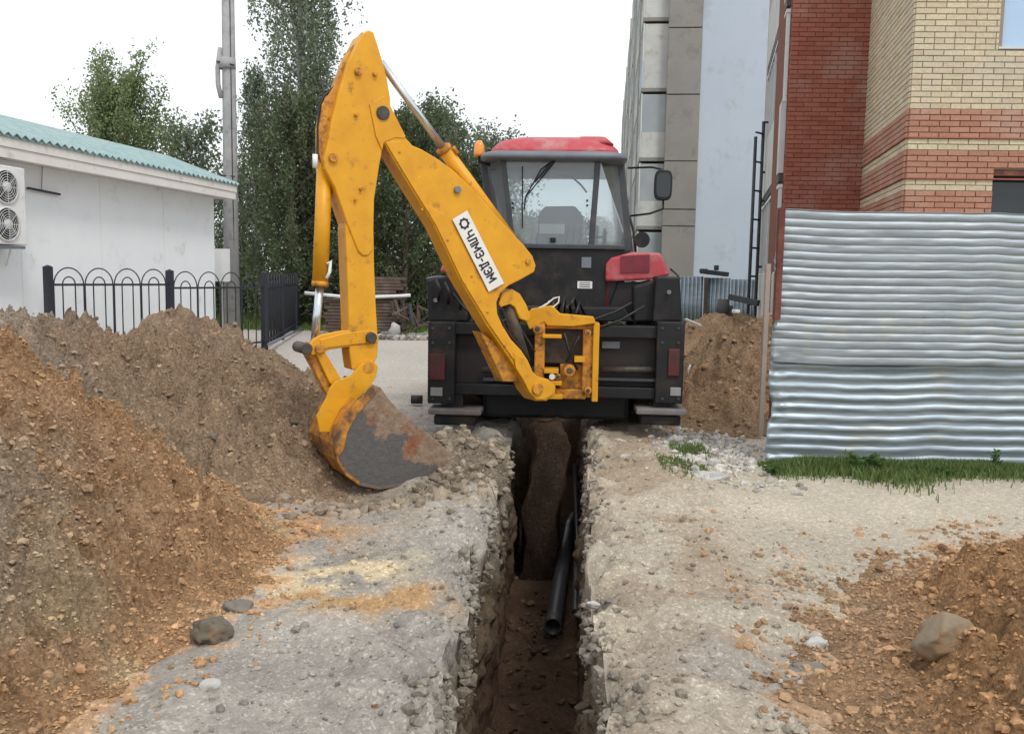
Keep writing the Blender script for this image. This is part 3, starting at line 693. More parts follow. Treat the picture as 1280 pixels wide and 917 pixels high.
# corrugated roof sheets rising away from the eaves
for k in range(int(LW / 1.0)):
    mb = MB(); n = 24; pts = []
    for j in range(n + 1):
        s = -.2 + k * 1.0 + j * 1.0 / n; h = .028 * math.cos(j / n * 2 * math.pi * 6)
        for o_, z in ((OH + .07, 0), (OH - 1.6, .6), (-3.2, 1.0)):
            pts.append(wloc(W1 - wd * s + wn * o_ + Vector((0, 0, .305 + z + h))))
    fs = [(j * 3 + i, (j + 1) * 3 + i, (j + 1) * 3 + i + 1, j * 3 + i + 1) for j in range(n) for i in range(2)]
    mb.add(pts, fs)
    o = mb.build('roof_sheet', M['teal'], wb); so = o.modifiers.new('thick', 'SOLIDIFY'); so.thickness = .012
wbx(MB(), -.18, LW, OH + .02, OH + .05, ZW + .27, ZW + .31).build('drip_edge', M['teal'], wb)
# gable infill under the roof
gb = MB(); gb.add([wloc(W1 + wd * .1 + wn * o_ + Vector((0, 0, z))) for o_, z in ((OH - .05, .06), (OH - .05, .29), (OH - 1.6, .87), (-3.2, 1.25), (-6, .5), (-6, .06))], [(0, 1, 2, 3, 4, 5)])
gb.build('gable', M['fascia'], wb)
# a bracket rod with a thin cable on the wall
def on_wall(px, py, o_=0):
    P = W1 + wn * o_; return at_pl(px, py, P, wn)
a, b = on_wall(35, 235, .05), on_wall(75, 243, .05)
br = MB().tube([a, b], .018, 8).build('wall_bracket', M['iron']); tag(br, 'thin black rod bracket on the white wall beside the air conditioner', 'bracket')
for t in (.05, .35, .65, .95):
    q = a + (b - a) * t; MB().beam(q - wn * .05, q + wn * .02, .02, .02).build('clip', M['iron'], br)
MB().tube([on_wall(53, 205, .02), on_wall(52, 238, .03)], .005, 5).build('cable', M['iron'], br)
# air conditioner: two fans, hung on the wall
ac0 = on_wall(33, 255, .42); sR = (W1 - ac0).dot(wd)
zt, zb = on_wall(33, 211, .42).z, on_wall(33, 307, .42).z
ac = empty('air_conditioner', ac0 - wn * .42, label='white two-fan air conditioner unit on the white wall at the left edge', cat='air conditioner')
def acl(s, o_, z):
    p = W1 - wd * s + wn * o_; return Vector((p.x, p.y, z)) - ac.location
cs_ = sR + .48; AW, fz = .95, (zt - zb)
mb = MB(); ang = math.atan2(wd.y, wd.x); RM = Matrix.Rotation(ang, 3, 'Z')
mb.box(acl(cs_, .25, (zt + zb) / 2), (AW, .34, fz), RM); mb.build('casing', M['white_plastic'], ac, .02)
for q in (.27, .74):
    c = acl(cs_ - .13 + .05, .425, zt - fz * q)
    rr = fz * .2
    MB().lathe([(rr * 1.1, 0), (rr * 1.1, .02), (rr, .02), (rr, 0)], c, wn, 36).build('fan_ring', M['white_plastic'], ac)
    MB().lathe([(0, .002), (rr, .002)], c, wn, 32).build('fan_recess', M['black'], ac)
    f = MB()
    for k in range(3):
        a_ = k * 2.094 + q
        d = wd * math.cos(a_) + Vector((0, 0, 1)) * math.sin(a_); e = wd * math.cos(a_ + .8) + Vector((0, 0, 1)) * math.sin(a_ + .8)
        f.add([c + wn * .01 + d * .04, c + wn * .012 + d * rr * .92, c + wn * .03 + e * rr * .92, c + wn * .028 + e * .04], [(0, 1, 2, 3)])
    f.build('fan_blade', M['trim_grey'], ac)
    MB().lathe([(0, .034), (rr * .33, .03), (rr * .33, .01)], c, wn, 20).build('fan_hub', M['white_plastic'], ac)
    g = MB()
    for k in range(1, 7):
        rk = rr * k / 6.5; g.tube([c + wn * .036 + (wd * math.cos(t) + Vector((0, 0, 1)) * math.sin(t)) * rk for t in np.linspace(0, 2 * math.pi, 25)], .0035, 4, False)
    for t in np.linspace(0, 2 * math.pi, 9)[:-1]:
        g.tube([c + wn * .036, c + wn * .036 + (wd * math.cos(t) + Vector((0, 0, 1)) * math.sin(t)) * rr], .0035, 4, False)
    g.build('fan_grille', M['white_plastic'], ac)
MB().box(acl(cs_, .22, zb - .03), (AW * .9, .4, .04), RM).build('mounting_bracket', M['trim_grey'], ac)
MB().tube([acl(sR + .03, .2, zb + .1), acl(sR - .04, .1, zb - .05), acl(sR - .02, .03, zb - .3)], .012, 6).build('refrigerant_pipe', M['white_plastic'], ac)

# ------------------------------------------------------------------ iron railing with hoops
def railing(P0, P1, narch, ztop, zrail, zlow, label, hang=0, post0=True, post1=True):
    P0, P1 = Vector(P0), Vector(P1); d = (P1 - P0); L = d.length; d.normalize()
    rz = math.atan2(d.y, d.x)
    root = empty('iron_railing', P0, rz, label, 'railing', 'panels of the black iron railing')
    pw = .1; p_ = MB().box((0, 0, ztop / 2 - .1), (pw, pw, ztop + .2)).add([(-.05, -.05, ztop), (.05, -.05, ztop), (.05, .05, ztop), (-.05, .05, ztop), (0, 0, ztop + .03)], [(0, 1, 4), (1, 2, 4), (2, 3, 4), (3, 0, 4)])
    me = p_.mesh('post', M['iron'])
    if post0: link('post', me, root)
    if post1: o = link('post', me, root); o.location.x = L
    for z in (zrail, zlow):
        MB().box((L / 2, 0, z), (L - pw, .03, .035)).build('rail', M['iron'], root)
    pit = (L - pw - .06) / narch; hr = pit / 2 - .012; sr = pit * .2
    def hoop(r, zt):
        pts = [(-r, 0, .08), (-r, 0, zt - r)] + [(r * math.cos(t), 0, zt - r + r * 1.0 * math.sin(t)) for t in np.linspace(math.pi, 0, 13)[1:-1]] + [(r, 0, zt - r), (r, 0, .08)]
        return MB().tube(pts, .011, 6).mesh('hoop', M['iron'])
    big, sm = hoop(hr, ztop - .01), hoop(sr, zrail + .12)
    for k in range(narch):
        for me_, nm in ((big, 'hoop'), (sm, 'inner_hoop')):
            o = link(nm, me_, root); o.location.x = pw / 2 + .03 + pit * (k + .5)
    return root
# posts found along the line of the railing
Q0, Q1, Q2 = at(60, 345, 13.4), at(212, 345, 15.6), at(330, 345, 18.0)
Q0.z = Q1.z = Q2.z = 0
railing(Q0, Q1, 4, 1.63, 1.36, .2, 'iron railing panel nearest the white wall, from first to second post', post1=False)
railing(Q1, Q2, 4, 1.6, 1.3, .2, 'iron railing panel from second post to the corner post')
Q3 = at(352, 345, 21.3); Q4 = at(369, 345, 24.6); Q5 = at(381, 345, 27.6)
for q in (Q3, Q4, Q5): q.z = 0
railing(Q2, Q3, 6, 1.58, 1.3, .2, 'iron railing panel running back from the corner post', post0=False)
railing(Q3, Q4, 6, 1.58, 1.3, .2, 'second railing panel beyond the corner, running away', post0=False)
railing(Q4, Q5, 6, 1.58, 1.3, .2, 'farthest railing panel, its end behind the excavator arm', post0=False)
lr = MB(); a, b = at(336, 430, 17.6), at(379, 410, 25); a2, b2 = at(336, 442, 17.6), at(379, 418, 25)
lr.tube([a, b], .03, 8); tag(lr.build('pipe_rail', M['trim_grey']), 'upper of two low grey pipes running along the foot of the railing', 'pipe')
tag(MB().tube([a2, b2], .03, 8).build('pipe_rail', M['trim_grey']), 'lower of two low grey pipes running along the foot of the railing', 'pipe')

# ------------------------------------------------------------------ utility pole
b0 = at(289.5, 345, 21.5); b0.z = 0; t0_ = at(285, 0, 21.5)
ax_ = (t0_ - b0).normalized(); top = b0 + ax_ * 10.2
up = empty('utility_pole', b0, label='grey weathered concrete pole rising beyond the end of the white building', cat='pole')
mb = MB(); 
mb.tube([Vector((0, 0, -.3)), (top - b0) * .5, top - b0], [.19, .16, .13], 10); mb.build('shaft', M['pole'], up)
c = at(284, 80, 21.5) - b0
MB().tube([c - Vector((0, 0, .12)), c + Vector((0, 0, .12))], .2, 12).build('collar', M['pole'], up)
MB().tube([c + Vector((-.2, -.15, .02)), c + Vector((.2, -.15, -.06))], .02, 6).build('clamp', M['iron'], up)
MB().tube([c + Vector((-.14, -.05, .35)), c + Vector((-.2, -.08, -.1)), c + Vector((-.19, -.1, -.5)), c + Vector((-.12, -.1, -.8))], .06, 6).build('insulator_bracket', M['pole'], up)
for dz in (-2.6, 1.9):
    MB().tube([c + ax_ * dz + Vector((-.19, -.14, 0)), c + ax_ * dz + Vector((.19, -.14, -.02))], .016, 6).build('clamp', M['iron'], up)
MB().tube([c + Vector((.14, -.12, -6)), c + Vector((.13, -.14, -2)), c + Vector((.12, -.12, 2))], .012, 5).build('cable', M['iron'], up)

# ------------------------------------------------------------------ corrugated metal fence on the right
FY = at(960, 578, 7.6)
FYY = at_z(960, 579, 0).y
fen = empty('corrugated_fence', (at(960, 579, FYY).x, FYY, 0), label='tall galvanised corrugated sheet fence standing on the right in front of the brick building', cat='fence')
FX = fen.location.x
def sheet(x0, x1, z0, z1, per, amp_, yoff, seed, crumple=.0, name='corrugated_sheet'):
    nx, nz = int((x1 - x0) / .03) + 1, int((z1 - z0) / per * 18) + 1
    X, Z = np.meshgrid(np.linspace(x0, x1, nx), np.linspace(z0, z1, nz))
    ph = 2 * math.pi * (Z - z0) / per + .2 * fbm(X, Z, 0, .6, 2, seed)
    w = amp_ * (.8 + .3 * fbm(X, Z * 3, 0, .9, 2, seed + 1))
    w = w * (1 - .92 * np.exp(-((X - x0 - .15) / .42) ** 2) * (seed == 301) * np.exp(-((Z - z0 - .05) / .16) ** 2))
    prof = 1 - 2 * np.abs(np.sin(ph / 2)) ** .6 if seed < 320 else np.sin(ph) * .6 + (1 - 2 * np.abs(np.sin(ph / 2))) * .5
    Yd = w * prof + .008 * fbm(X, Z, 0, 1.1, 3, seed + 2) + .003 * fbm(X * .6, Z * 2.2, 0, 7, 3, seed + 3) + .004 * np.clip(fbm(X, Z, 0, 3.2, 3, seed + 9), 0, 1) 
    Yd = Yd + crumple * np.exp(-(X - x0) / .16) * .012 * fbm(X, Z, 0, 11, 3, seed + 4)
    dz = .012 * fbm(X, X * 0, 0, 1.3, 3, seed + 6); dx = .022 * fbm(Z, Z * 0, 0, 4, 3, seed + 7) * np.exp(-(X - x0) / .2)
    V = np.stack([X + dx, yoff + Yd, Z + dz], -1).reshape(-1, 3)
    i = (np.arange(nz - 1)[:, None] * nx + np.arange(nx - 1)[None, :]).ravel()
    F = np.stack([i, i + 1, i + nx + 1, i + nx], -1)
    o = npmesh(name, V, F, M['galv_dull' if seed < 320 else 'galv'], True, None, fen); s = o.modifiers.new('thick', 'SOLIDIFY'); s.thickness = .0015
    return o
zt_ = at(980, 263, FYY).z; zm = at(1100, 457, FYY).z; zm2 = at(968, 405, FYY).z
dxu = at(974, 400, FYY).x - FX - .05
sheet(dxu, 2.75, zm, zt_ + .0, .069, .0082, 0, 301, 1)
sheet(2.7, 5.3, zm, zt_ - .02, .069, .0082, .012, 311)
sheet(0.0, 2.6, -.02, zm2, .092, .0115, .06, 321, 1.5)
sheet(2.52, 5.3, -.02, zm2, .092, .0115, .075, 331)
MB().box((.055, .12, (zt_ + .0) / 2), (.055, .05, zt_)).build('end_post', M['rust'], fen)
MB().box((.012, -.005, (zt_ + zm2) / 2 + .03), (.05, .07, zt_ - zm2 - .02)).build('rusty_edge_strip', M['rust'], fen)
for x in (1.9, 3.7, 5.2): MB().box((x, .16, zt_ / 2 - .1), (.06, .06, zt_ + .1)).build('end_post', M['rust'], fen)
for z in (.45, 1.2, 2.0): MB().box((2.65, .115, z), (5.2, .03, .05)).build('cross_rail', M['rust'], fen)
pp = at(958, 380, 9.0); tag(MB().box((pp.x, 9.0, .9), (.045, .05, 1.75)).build('post', M['pinkcol']), 'pale pinkish post just behind the rusty fence end', 'post')

# grass and weeds along the fence
def grass(name, n, xr, yf, hgt, mat, seed, label, w=.006, dens=None):
    r = np.random.default_rng(seed); x = r.uniform(*xr, n); y = yf(x, r)
    k = fbm(x, y, 0, 1.5, 3, seed); h = hgt * (.45 + .75 * r.uniform(0, 1, n)) * (1 + .7 * k)
    ok = h > hgt * .3
    x, y, h = x[ok], y[ok], h[ok]; n = len(x); z = ground_z(x, y) - .01
    a = r.uniform(0, 6.28, n); ln = r.uniform(.1, .6, n) * h; b = r.uniform(0, 6.28, n)
    ca, sa = np.cos(a) * w, np.sin(a) * w
    B = np.stack([x, y, z], -1); s_ = np.stack([ca, sa, 0 * ca], -1); d = np.stack([np.cos(b) * ln, np.sin(b) * ln, h], -1)
    mid = B + d * np.array((.35, .35, .6))
    V = np.stack([B - s_, B + s_, mid - s_ * .7, mid + s_ * .7, B + d - s_ * .1, B + d + s_ * .1], 1)
    F = (np.array([[0, 1, 3, 2], [2, 3, 5, 4]])[None] + (np.arange(n) * 6)[:, None, None]).reshape(-1, 4)
    o = npmesh(name, V.reshape(-1, 3), F, mat, False); tag(o, label, 'grass', kind='stuff'); return o
M['grass'] = leafmat('grass_blades', (.1, .16, .045), (.19, .25, .085), .25)
M['grass_far'] = leafmat('verge_grass', (.1, .16, .04), (.16, .22, .06), .25)
grass('grass', 26000, (FX - .1, FX + 3.4), lambda x, r: FYY - .03 - np.abs(r.normal(0, 1, len(x))) * (.2 + .16 * np.clip(vnoise(x * 1.3, x * 0, 0, 8) + np.clip((x - FX - .2) * .5, 0, .9), 0, 2)), .07, M['grass'], 400, 'strip of short green grass along the foot of the corrugated fence')
p = gp(855, 590); grass('grass', 900, (p.x - .22, p.x + .18), lambda x, r: p.y + r.normal(0, .12, len(x)), .05, M['grass'], 410, 'small grass tuft between the trench lip and the rubble')
p2 = at_z(860, 550, .1); grass('grass', 700, (p2.x - .15, p2.x + .15), lambda x, r: p2.y + r.normal(0, .15, len(x)), .06, M['grass'], 411, 'thin grass tuft at the foot of the heap behind the tractor')
def weed(p, n, h, spread, seed, label, leaf=.03):
    root = empty('weed', p, label=label, cat='weed'); r = np.random.default_rng(seed)
    st = MB(); LV, LF = [], []
    for k in range(n):
        a = r.uniform(0, 6.28); hh = h * r.uniform(.5, 1); sp = spread * r.uniform(.3, 1)
        pts = [Vector((0, 0, 0)), Vector((math.cos(a) * sp * .4, math.sin(a) * sp * .3, hh * .6)), Vector((math.cos(a) * sp, math.sin(a) * sp * .7, hh))]
        st.tube(pts, [.004, .003, .0015], 4)
        for t in np.linspace(.25, 1, 9):
            q = pts[0] * (1 - t) ** 2 + pts[1] * 2 * t * (1 - t) + pts[2] * t * t
            for s_ in range(2):
                dv = Vector(r.normal(0, 1, 3)); dv.z = abs(dv.z) * .4; dv.normalize(); up_ = Vector(r.normal(0, 1, 3)).cross(dv).normalized()
                L_ = leaf * r.uniform(.6, 1.3); b_ = len(LV)
                LV.extend([q, q + dv * L_ * .5 + up_ * L_ * .28, q + dv * L_, q + dv * L_ * .5 - up_ * L_ * .28]); LF.append((b_, b_ + 1, b_ + 2, b_ + 3))
    st.build('stem', M['grass'], root)
    npmesh('leaves', np.array([v[:] for v in LV]), np.array(LF), M['weed'], False, None, root)
M['weed'] = leafmat('weed_leaves', (.05, .11, .03), (.1, .18, .04), .3)
q = at_z(1080, 592, 0); weed(Vector((q.x, q.y, 0)), 26, .17, .2, 5, 'largest leafy weed growing in the grass against the fence', .05)
q = at_z(1244, 590, 0); weed(Vector((q.x, q.y, 0)), 9, .2, .06, 6, 'slim upright weed against the fence near the right edge', .03)
q = at_z(965, 592, 0); weed(Vector((q.x, q.y, 0)), 14, .07, .12, 7, 'low weed at the left end of the grass strip', .03)
q = at_z(1180, 598, 0); weed(Vector((q.x, q.y, 0)), 12, .09, .14, 8, 'low spreading weed right of the largest one', .03)
q = at_z(1207, 585, .01); tag(MB().box((q.x, q.y, .02), (.13, .06, .03), Matrix.Rotation(.3, 3, 'Z')).build('litter_scrap', M['white_plastic'], None, .008), 'white scrap of litter in the grass at the fence foot', 'litter')
# ------------------------------------------------------------------ brick building on the right
BC = 0.0749; BL = .25; BH = .065; MJ = .01
K0 = at(1127, 300, 11.9)                                   # the near corner of the projecting wing
fd = Vector((math.cos(R(2.5)), -math.sin(R(2.5)), 0)); fnrm = Vector((-math.sin(R(2.5)), -math.cos(R(2.5)), 0))
sdir = Vector((math.sin(R(11.5)), math.cos(R(11.5)), 0)); snrm = Vector((-math.cos(R(11.5)), math.sin(R(11.5)), 0))
KP = Vector((K0.x, K0.y, 0))
bb = empty('brick_building', KP, label='red and yellow brick building with striped bands rising behind the corrugated fence', cat='building')
SD = 3.15                                                   # depth of the wing's side wall
KQ = KP + sdir * SD
ZB = at_pl(1128, 136, KP, fnrm).z                          # bottom of the yellow field
def brickrow_colour(z):
    """bands: yellow above ZB; then 5 red, 2 yellow, 5 red, 2 yellow, red"""
    if z >= ZB - .001: return 'y'
    k = int(math.floor((ZB - z) / BC + .001))
    return 'y' if k in (5, 6, 12, 13) else 'r'
winx = at_pl(1239, 240, KP, fnrm); wX = (winx - KP).dot(fd); wZ = at_pl(1245, 212, KP, fnrm).z
w2 = at_pl(1247, 62, KP, fnrm); w2X = (w2 - KP).dot(fd); w2Z = w2.z
z_lo = ZB - BC * 34; FW = 3.0; NR = int((6.6 - z_lo) / BC)
def bmesh_brick(nm, mat, L, key):
    mb = MB(); g = .004
    x0, x1, y0, y1, z0, z1 = -L / 2, L / 2, -.02, .1, -BH / 2, BH / 2
    vs = [(x0, y1, z0), (x1, y1, z0), (x1, y1, z1), (x0, y1, z1), (x0, y0 + g, z0), (x1, y0 + g, z0), (x1, y0 + g, z1), (x0, y0 + g, z1),
          (x0 + g, y0, z0 + g), (x1 - g, y0, z0 + g), (x1 - g, y0, z1 - g), (x0 + g, y0, z1 - g)]
    mb.add(vs, [(0, 1, 5, 4), (1, 2, 6, 5), (2, 3, 7, 6), (3, 0, 4, 7), (4, 5, 9, 8), (5, 6, 10, 9), (6, 7, 11, 10), (7, 4, 8, 11), (8, 9, 10, 11)])
    return mb
cache = {}; jobs = []
def wallbricks(P, d, nr, width, z0, rows, colf, holes=(), prio=0, off0=0.0, tag_=''):
    for k in range(rows):
        z = z0 + k * BC; c = colf(z + .001)
        if c is None: continue
        proud = .0 if c != 'P' else 0
        ph = (k % 2) * (BL + MJ) / 2 + off0
        x = -ph
        header = (c == 'y' and k % 7 == 3)
        while x < width:
            L = (.12 if header else BL); a, b = max(x, 0), min(x + L, width)
            if b - a > .05:
                segs = [(a, b)]
                for (hx0, hx1, hz0, hz1) in holes:
                    if hz0 < z + BH / 2 + .005 and z + BH > hz0 and z < hz1:
                        segs = [s for (p, q) in segs for s in ((p, min(q, hx0)), (max(p, hx1), q)) if s[1] - s[0] > .03]
                for (p, q) in segs:
                    jobs.append((prio, P, d, nr, (p + q) / 2, z + BH / 2, round(q - p, 3), c))
            x += L + MJ
holes_f = [(wX, 9, -9, wZ), (w2X, 9, w2Z, 99)]
wallbricks(KP, fd, fnrm, FW, z_lo, NR, brickrow_colour, holes_f, 0)
wallbricks(KQ, -sdir, snrm, SD, z_lo, NR, brickrow_colour, (), 1, .05)
# dark red column set back beside the wing
KL = at_pl(979, 260, KQ, fnrm); CW = (Vector((KQ.x, KQ.y, 0)) - Vector((KL.x, KL.y, 0))).dot(fd)
KR = KQ - fd * CW
wallbricks(KR, fd, fnrm, CW, z_lo, NR + 16, lambda z: 'd', (), 2)
def vis(j):
    P = j[1] + j[2] * j[4]; v = CR.transposed() @ (Vector((P.x, P.y, j[5])) - CO)
    px, py = 640 + FPX * v.x / -v.z, 458.5 - FPX * v.y / -v.z
    return 0 <= px <= 1295 and -8 <= py <= 275
jobs.sort(key=lambda j: (0 if vis(j) else 1, j[0], abs(j[5] - 4)))
MK = {'y': 'brick_y', 'r': 'brick_r', 'd': 'brick_d'}
rb = random.Random(3); stuff = {}
for n_, (pr, P, d, nr, x, z, L, c) in enumerate(jobs):
    pos = P + d * x + nr * (rb.uniform(-.002, .003) + (.012 if c == 'r' and pr < 2 else 0)); rot = math.atan2(d.y, d.x)
    if nr.cross(d).z > 0 and False: rot += math.pi
    if n_ < 296:
        key = (c, L)
        if key not in cache: cache[key] = bmesh_brick('brick', None, L, c).mesh('brick', M[MK[c]])
        o = link('brick', cache[key], bb)
        yl = Vector((-d.y, d.x, 0))
        sgn = 1 if (-yl).dot(nr) > 0 else -1
        o.location = (pos.x - KP.x, pos.y - KP.y, z); o.rotation_euler = (0, 0, rot + (0 if sgn > 0 else math.pi))
    else:
        mb = stuff.setdefault(c, MB()); g = bmesh_brick('b', None, L, c)
        M4 = Matrix.Rotation(rot + (0 if (-Vector((-d.y, d.x, 0))).dot(nr) > 0 else math.pi), 3, 'Z'); off = Vector((pos.x - KP.x, pos.y - KP.y, z))
        mb.add([M4 @ Vector(v) + off for v in g.v], g.f)
for c, mb in stuff.items():
    o = mb.build('brickwork', M[MK[c]], bb); o['kind'] = 'stuff'
# mortar walls behind the brick faces
TOPZ = 8.5
def slab(mb, P, d, nr, x0, x1, z0, z1, o0, o1):
    Q = [P + d * x + nr * o_ + Vector((0, 0, z)) - KP for x in (x0, x1) for o_ in (o0, o1) for z in (z0, z1)]
    return mb.add(Q, [(0, 1, 3, 2), (4, 6, 7, 5), (0, 4, 5, 1), (2, 3, 7, 6), (0, 2, 6, 4), (1, 5, 7, 3)])
mb = MB()
slab(mb, KP, fd, fnrm, .09, wX, -.2, TOPZ, .008, -.3); slab(mb, KP, fd, fnrm, wX, w2X, wZ + .0, TOPZ, .006, -.3)
slab(mb, KP, fd, fnrm, w2X, 7, wZ, w2Z, .007, -.3); slab(mb, KP, fd, fnrm, wX, 7, -.2, .9, .006, -.3)
slab(mb, KQ, -sdir, snrm, 0, SD - .09, -.2, TOPZ, .008, -.3); slab(mb, KP, fd, fnrm, .008, .088, -.2, TOPZ, .007, -.04)
mb.build('wall', M['mortar'], bb)
mb = MB(); slab(mb, KR, fd, fnrm, 0, CW, -.2, 11, .008, -.9); mb.build('column', M['mortar_r'], bb)
for (zz, hh) in ((ZB - 5 * BC, .012), (ZB - 12 * BC, .012)):
    mb = MB(); slab(mb, KP, fd, fnrm, -.025, 5, zz - .004, zz + hh, .045, .0); slab(mb, KQ, -sdir, snrm, 0, SD + .02, zz - .004, zz + hh, .045, .0)
    mb.build('string_course', M['brick_d'], bb)
# windows: opening below, one above with its pale blue reflection painted in
def window(x0, x1, z0, z1, gm, fm):
    fr = MB(); t = .05
    for a in ((x0, x1, z0, z0 + t), (x0, x1, z1 - t, z1), (x0, x0 + t, z0 + t, z1 - t), ((x0 + x1) / 2 - t / 2, (x0 + x1) / 2 + t / 2, z0 + t, z1 - t), (x1 - t, x1, z0 + t, z1 - t)):
        slab(fr, KP, fd, fnrm, a[0], a[1], a[2], a[3], -.1, -.16)
    f = fr.build('window', fm, bb); g = MB(); slab(g, KP, fd, fnrm, x0 + t, x1 - t, z0 + t, z1 - t, -.12, -.13); g.build('pane', gm, f)
window(wX + .004, wX + 1.7, .9, wZ - .08, M['winglass'], M['black'])
mb = MB(); slab(mb, KP, fd, fnrm, wX + .004, wX + 1.8, wZ - .078, wZ - .004, .0, -.2); mb.build('lintel', M['rust'], bb)
f = MB(); slab(f, KP, fd, fnrm, w2X + .003, w2X + 1.8, w2Z + .02, w2Z + 1.7, -.035, -.06); f.build('window', M['blue_reflection'], bb)
f = MB(); slab(f, KP, fd, fnrm, w2X - .0, w2X + 1.8, w2Z + .002, w2Z + .03, .03, -.1); f.build('sill', M['mulion'], bb)
# side wall of the building receding beyond the column: loggias with white panels and glazing
sd2 = Vector((math.sin(R(12.5)), math.cos(R(12.5)), 0)); sn2 = Vector((-math.cos(R(12.5)), math.sin(R(12.5)), 0)); KS = KR + fd * .02 + sd2 * .9
mb = MB(); slab(mb, KS, sd2, sn2, .02, 7.5, -.2, 11, -.02, -4.5); mb.build('side_wall', M['pinkcol'], bb)
zt1, zb1 = at_pl(978, 125, KR, fnrm).z, at_pl(978, 215, KR, fnrm).z
for base in (zb1 - 2.85, zb1, zb1 + 2.85):
    for (a_, b_) in ((-.8, 1.9), (1.95, 4.4)):
        mb = MB(); slab(mb, KS, sd2, sn2, a_, b_, base, base + (zt1 - zb1), .12, .0); mb.build('balcony_panel', M['whitepanel'], bb)
        mb = MB(); slab(mb, KS, sd2, sn2, a_, b_, base - .14, base - .02, .11, .0); mb.build('balcony_slab', M['darkobj'], bb)
        fr = MB(); zz0, zz1 = base + (zt1 - zb1) + .03, base + 2.6
        for k in range(5):
            x = a_ + .05 + (b_ - a_ - .1) * k / 4; slab(fr, KS, sd2, sn2, x - .03, x + .03, zz0, zz1, .1, .03)
        slab(fr, KS, sd2, sn2, a_, b_, zz1 + .003, zz1 + .06, .11, .03); slab(fr, KS, sd2, sn2, a_, b_, zz0 - .05, zz0 - .003, .11, .03)
        f = fr.build('window', M['mulion'], bb); g = MB(); slab(g, KS, sd2, sn2, a_ + .03, b_ - .03, zz0, zz1, .07, .06); g.build('pane', M['winglass'], f)

# steel ladder standing in front of the blue wall
la, lb_ = at(937, 345, 19), at(946, 345, 19.2)
zt = at(952, 160, 20).z
lad = empty('steel_ladder', (la.x, la.y, 0), label='thin dark steel ladder frame rising in front of the pale blue end wall', cat='ladder')
def lp(p, z): return Vector((p.x - la.x, p.y - la.y, z))
l0, l1 = lp(la, 0), lp(lb_, 0)
MB().tube([l0, l0 + Vector((0, 0, zt - .35))], .035, 6).build('upright', M['darkobj'], lad); MB().tube([l1, l1 + Vector((0, 0, zt))], .035, 6).build('upright', M['darkobj'], lad)
for k in range(8):
    z = .5 + k * .6; e = l1 + Vector((.3, .5, z)); MB().tube([l0 + Vector((0, 0, z)), l1 + Vector((0, 0, z))], .022, 5).build('rung', M['darkobj'], lad)
for z in (1.9, 3.3, 3.9, zt - .02): MB().tube([l1 + Vector((0, 0, z)), l1 + Vector((.32, .1, z + .03))], .025, 5).build('wall_tie', M['darkobj'], lad)
# galvanised hoarding far back
fb0, fb1 = at(846, 372, 25), at(948, 376, 24)
for k in range(3):
    p, q = fb0.lerp(fb1, k / 3 + .005), fb0.lerp(fb1, (k + 1) / 3 - .005)
    X = np.linspace(0, 1, 30); V, F = [], []
    for j in range(31):
        t = j / 30; b_ = p.lerp(q, t); dy = .03 * math.sin(t * 40)
        V += [(b_.x, b_.y + dy, 0), (b_.x, b_.y + dy + .02, at(900, 346, 25).z - .03 * k)]
    F = [(2 * j, 2 * j + 2, 2 * j + 3, 2 * j + 1) for j in range(30)]
    o = npmesh('hoarding_sheet', np.array(V), np.array(F), M['galv'], True); so = o.modifiers.new('t', 'SOLIDIFY'); so.thickness = .01
    tag(o, ['galvanised hoarding sheet far back, directly right of the tractor wheel', 'galvanised hoarding sheet far back at the foot of the blue wall, the middle one', 'galvanised hoarding sheet far back, nearest the steel ladder'][k], 'hoarding', 'far galvanised hoarding sheets')
p = at(883, 358, 24.6); tag(MB().box((p.x, p.y, .8), (.09, .09, 1.75)).build('wooden_post', M['wood']), 'brown wooden post against the far galvanised hoarding', 'post')
p = at(893, 341, 24.6)
tag(MB().box(p, (.75, .3, .12), Matrix.Rotation(.1, 3, 'Y')).box(p + Vector((-.3, 0, .05)), (.2, .2, .12)).box(p + Vector((0.05, 0, .14)), (.12, .12, .14)).build('scrap_bundle', M['darkobj'], None, .02), 'dark scrap bundle lying on top of the far hoarding', 'scrap')
p = at(937, 376, 19); tag(MB().beam(at(912, 371, 19), at(948, 379, 18.6), .14, .12).build('dark_beam', M['darkobj']), 'dark beam leaning behind the soil heap near the fence end', 'beam')
p = at(904, 384, 15.2)
cr = MB().tube([p + Vector((0, 0, -.22)), p + Vector((0, 0, -.05)), p + Vector((0, 0, .14))], [.1, .12, .1], 12); cr.box(p + Vector((.09, -.02, -.1)), (.12, .1, .26)); tag(cr.build('bucket', M['darkobj']), 'small dark drum between the two soil heaps behind the tractor', 'drum')
q = at(867, 404, 13.2); tag(MB().beam(at(857, 399, 13.6), at(876, 407, 13.3), .05, .03).build('plank', M['stone_pale']), 'short white plank lying on the soil behind the tractor wheel', 'plank')
q = at(920, 389, 13); tag(MB().box(q, (.1, .08, .05), Matrix.Rotation(.5, 3, 'Z')).build('litter_scrap', M['white_plastic'], None, .01), 'white litter scrap at the crest of the heap by the rusty fence end', 'litter')
q = at(862, 458, 10.2); tag(MB().tube([at(860, 470, 10.1), at(860, 462, 10.1), at(863, 456, 10.15)], .012, 6).build('root', M['stone_pale']), 'pale bent root beside the right tail lamp of the tractor', 'root')

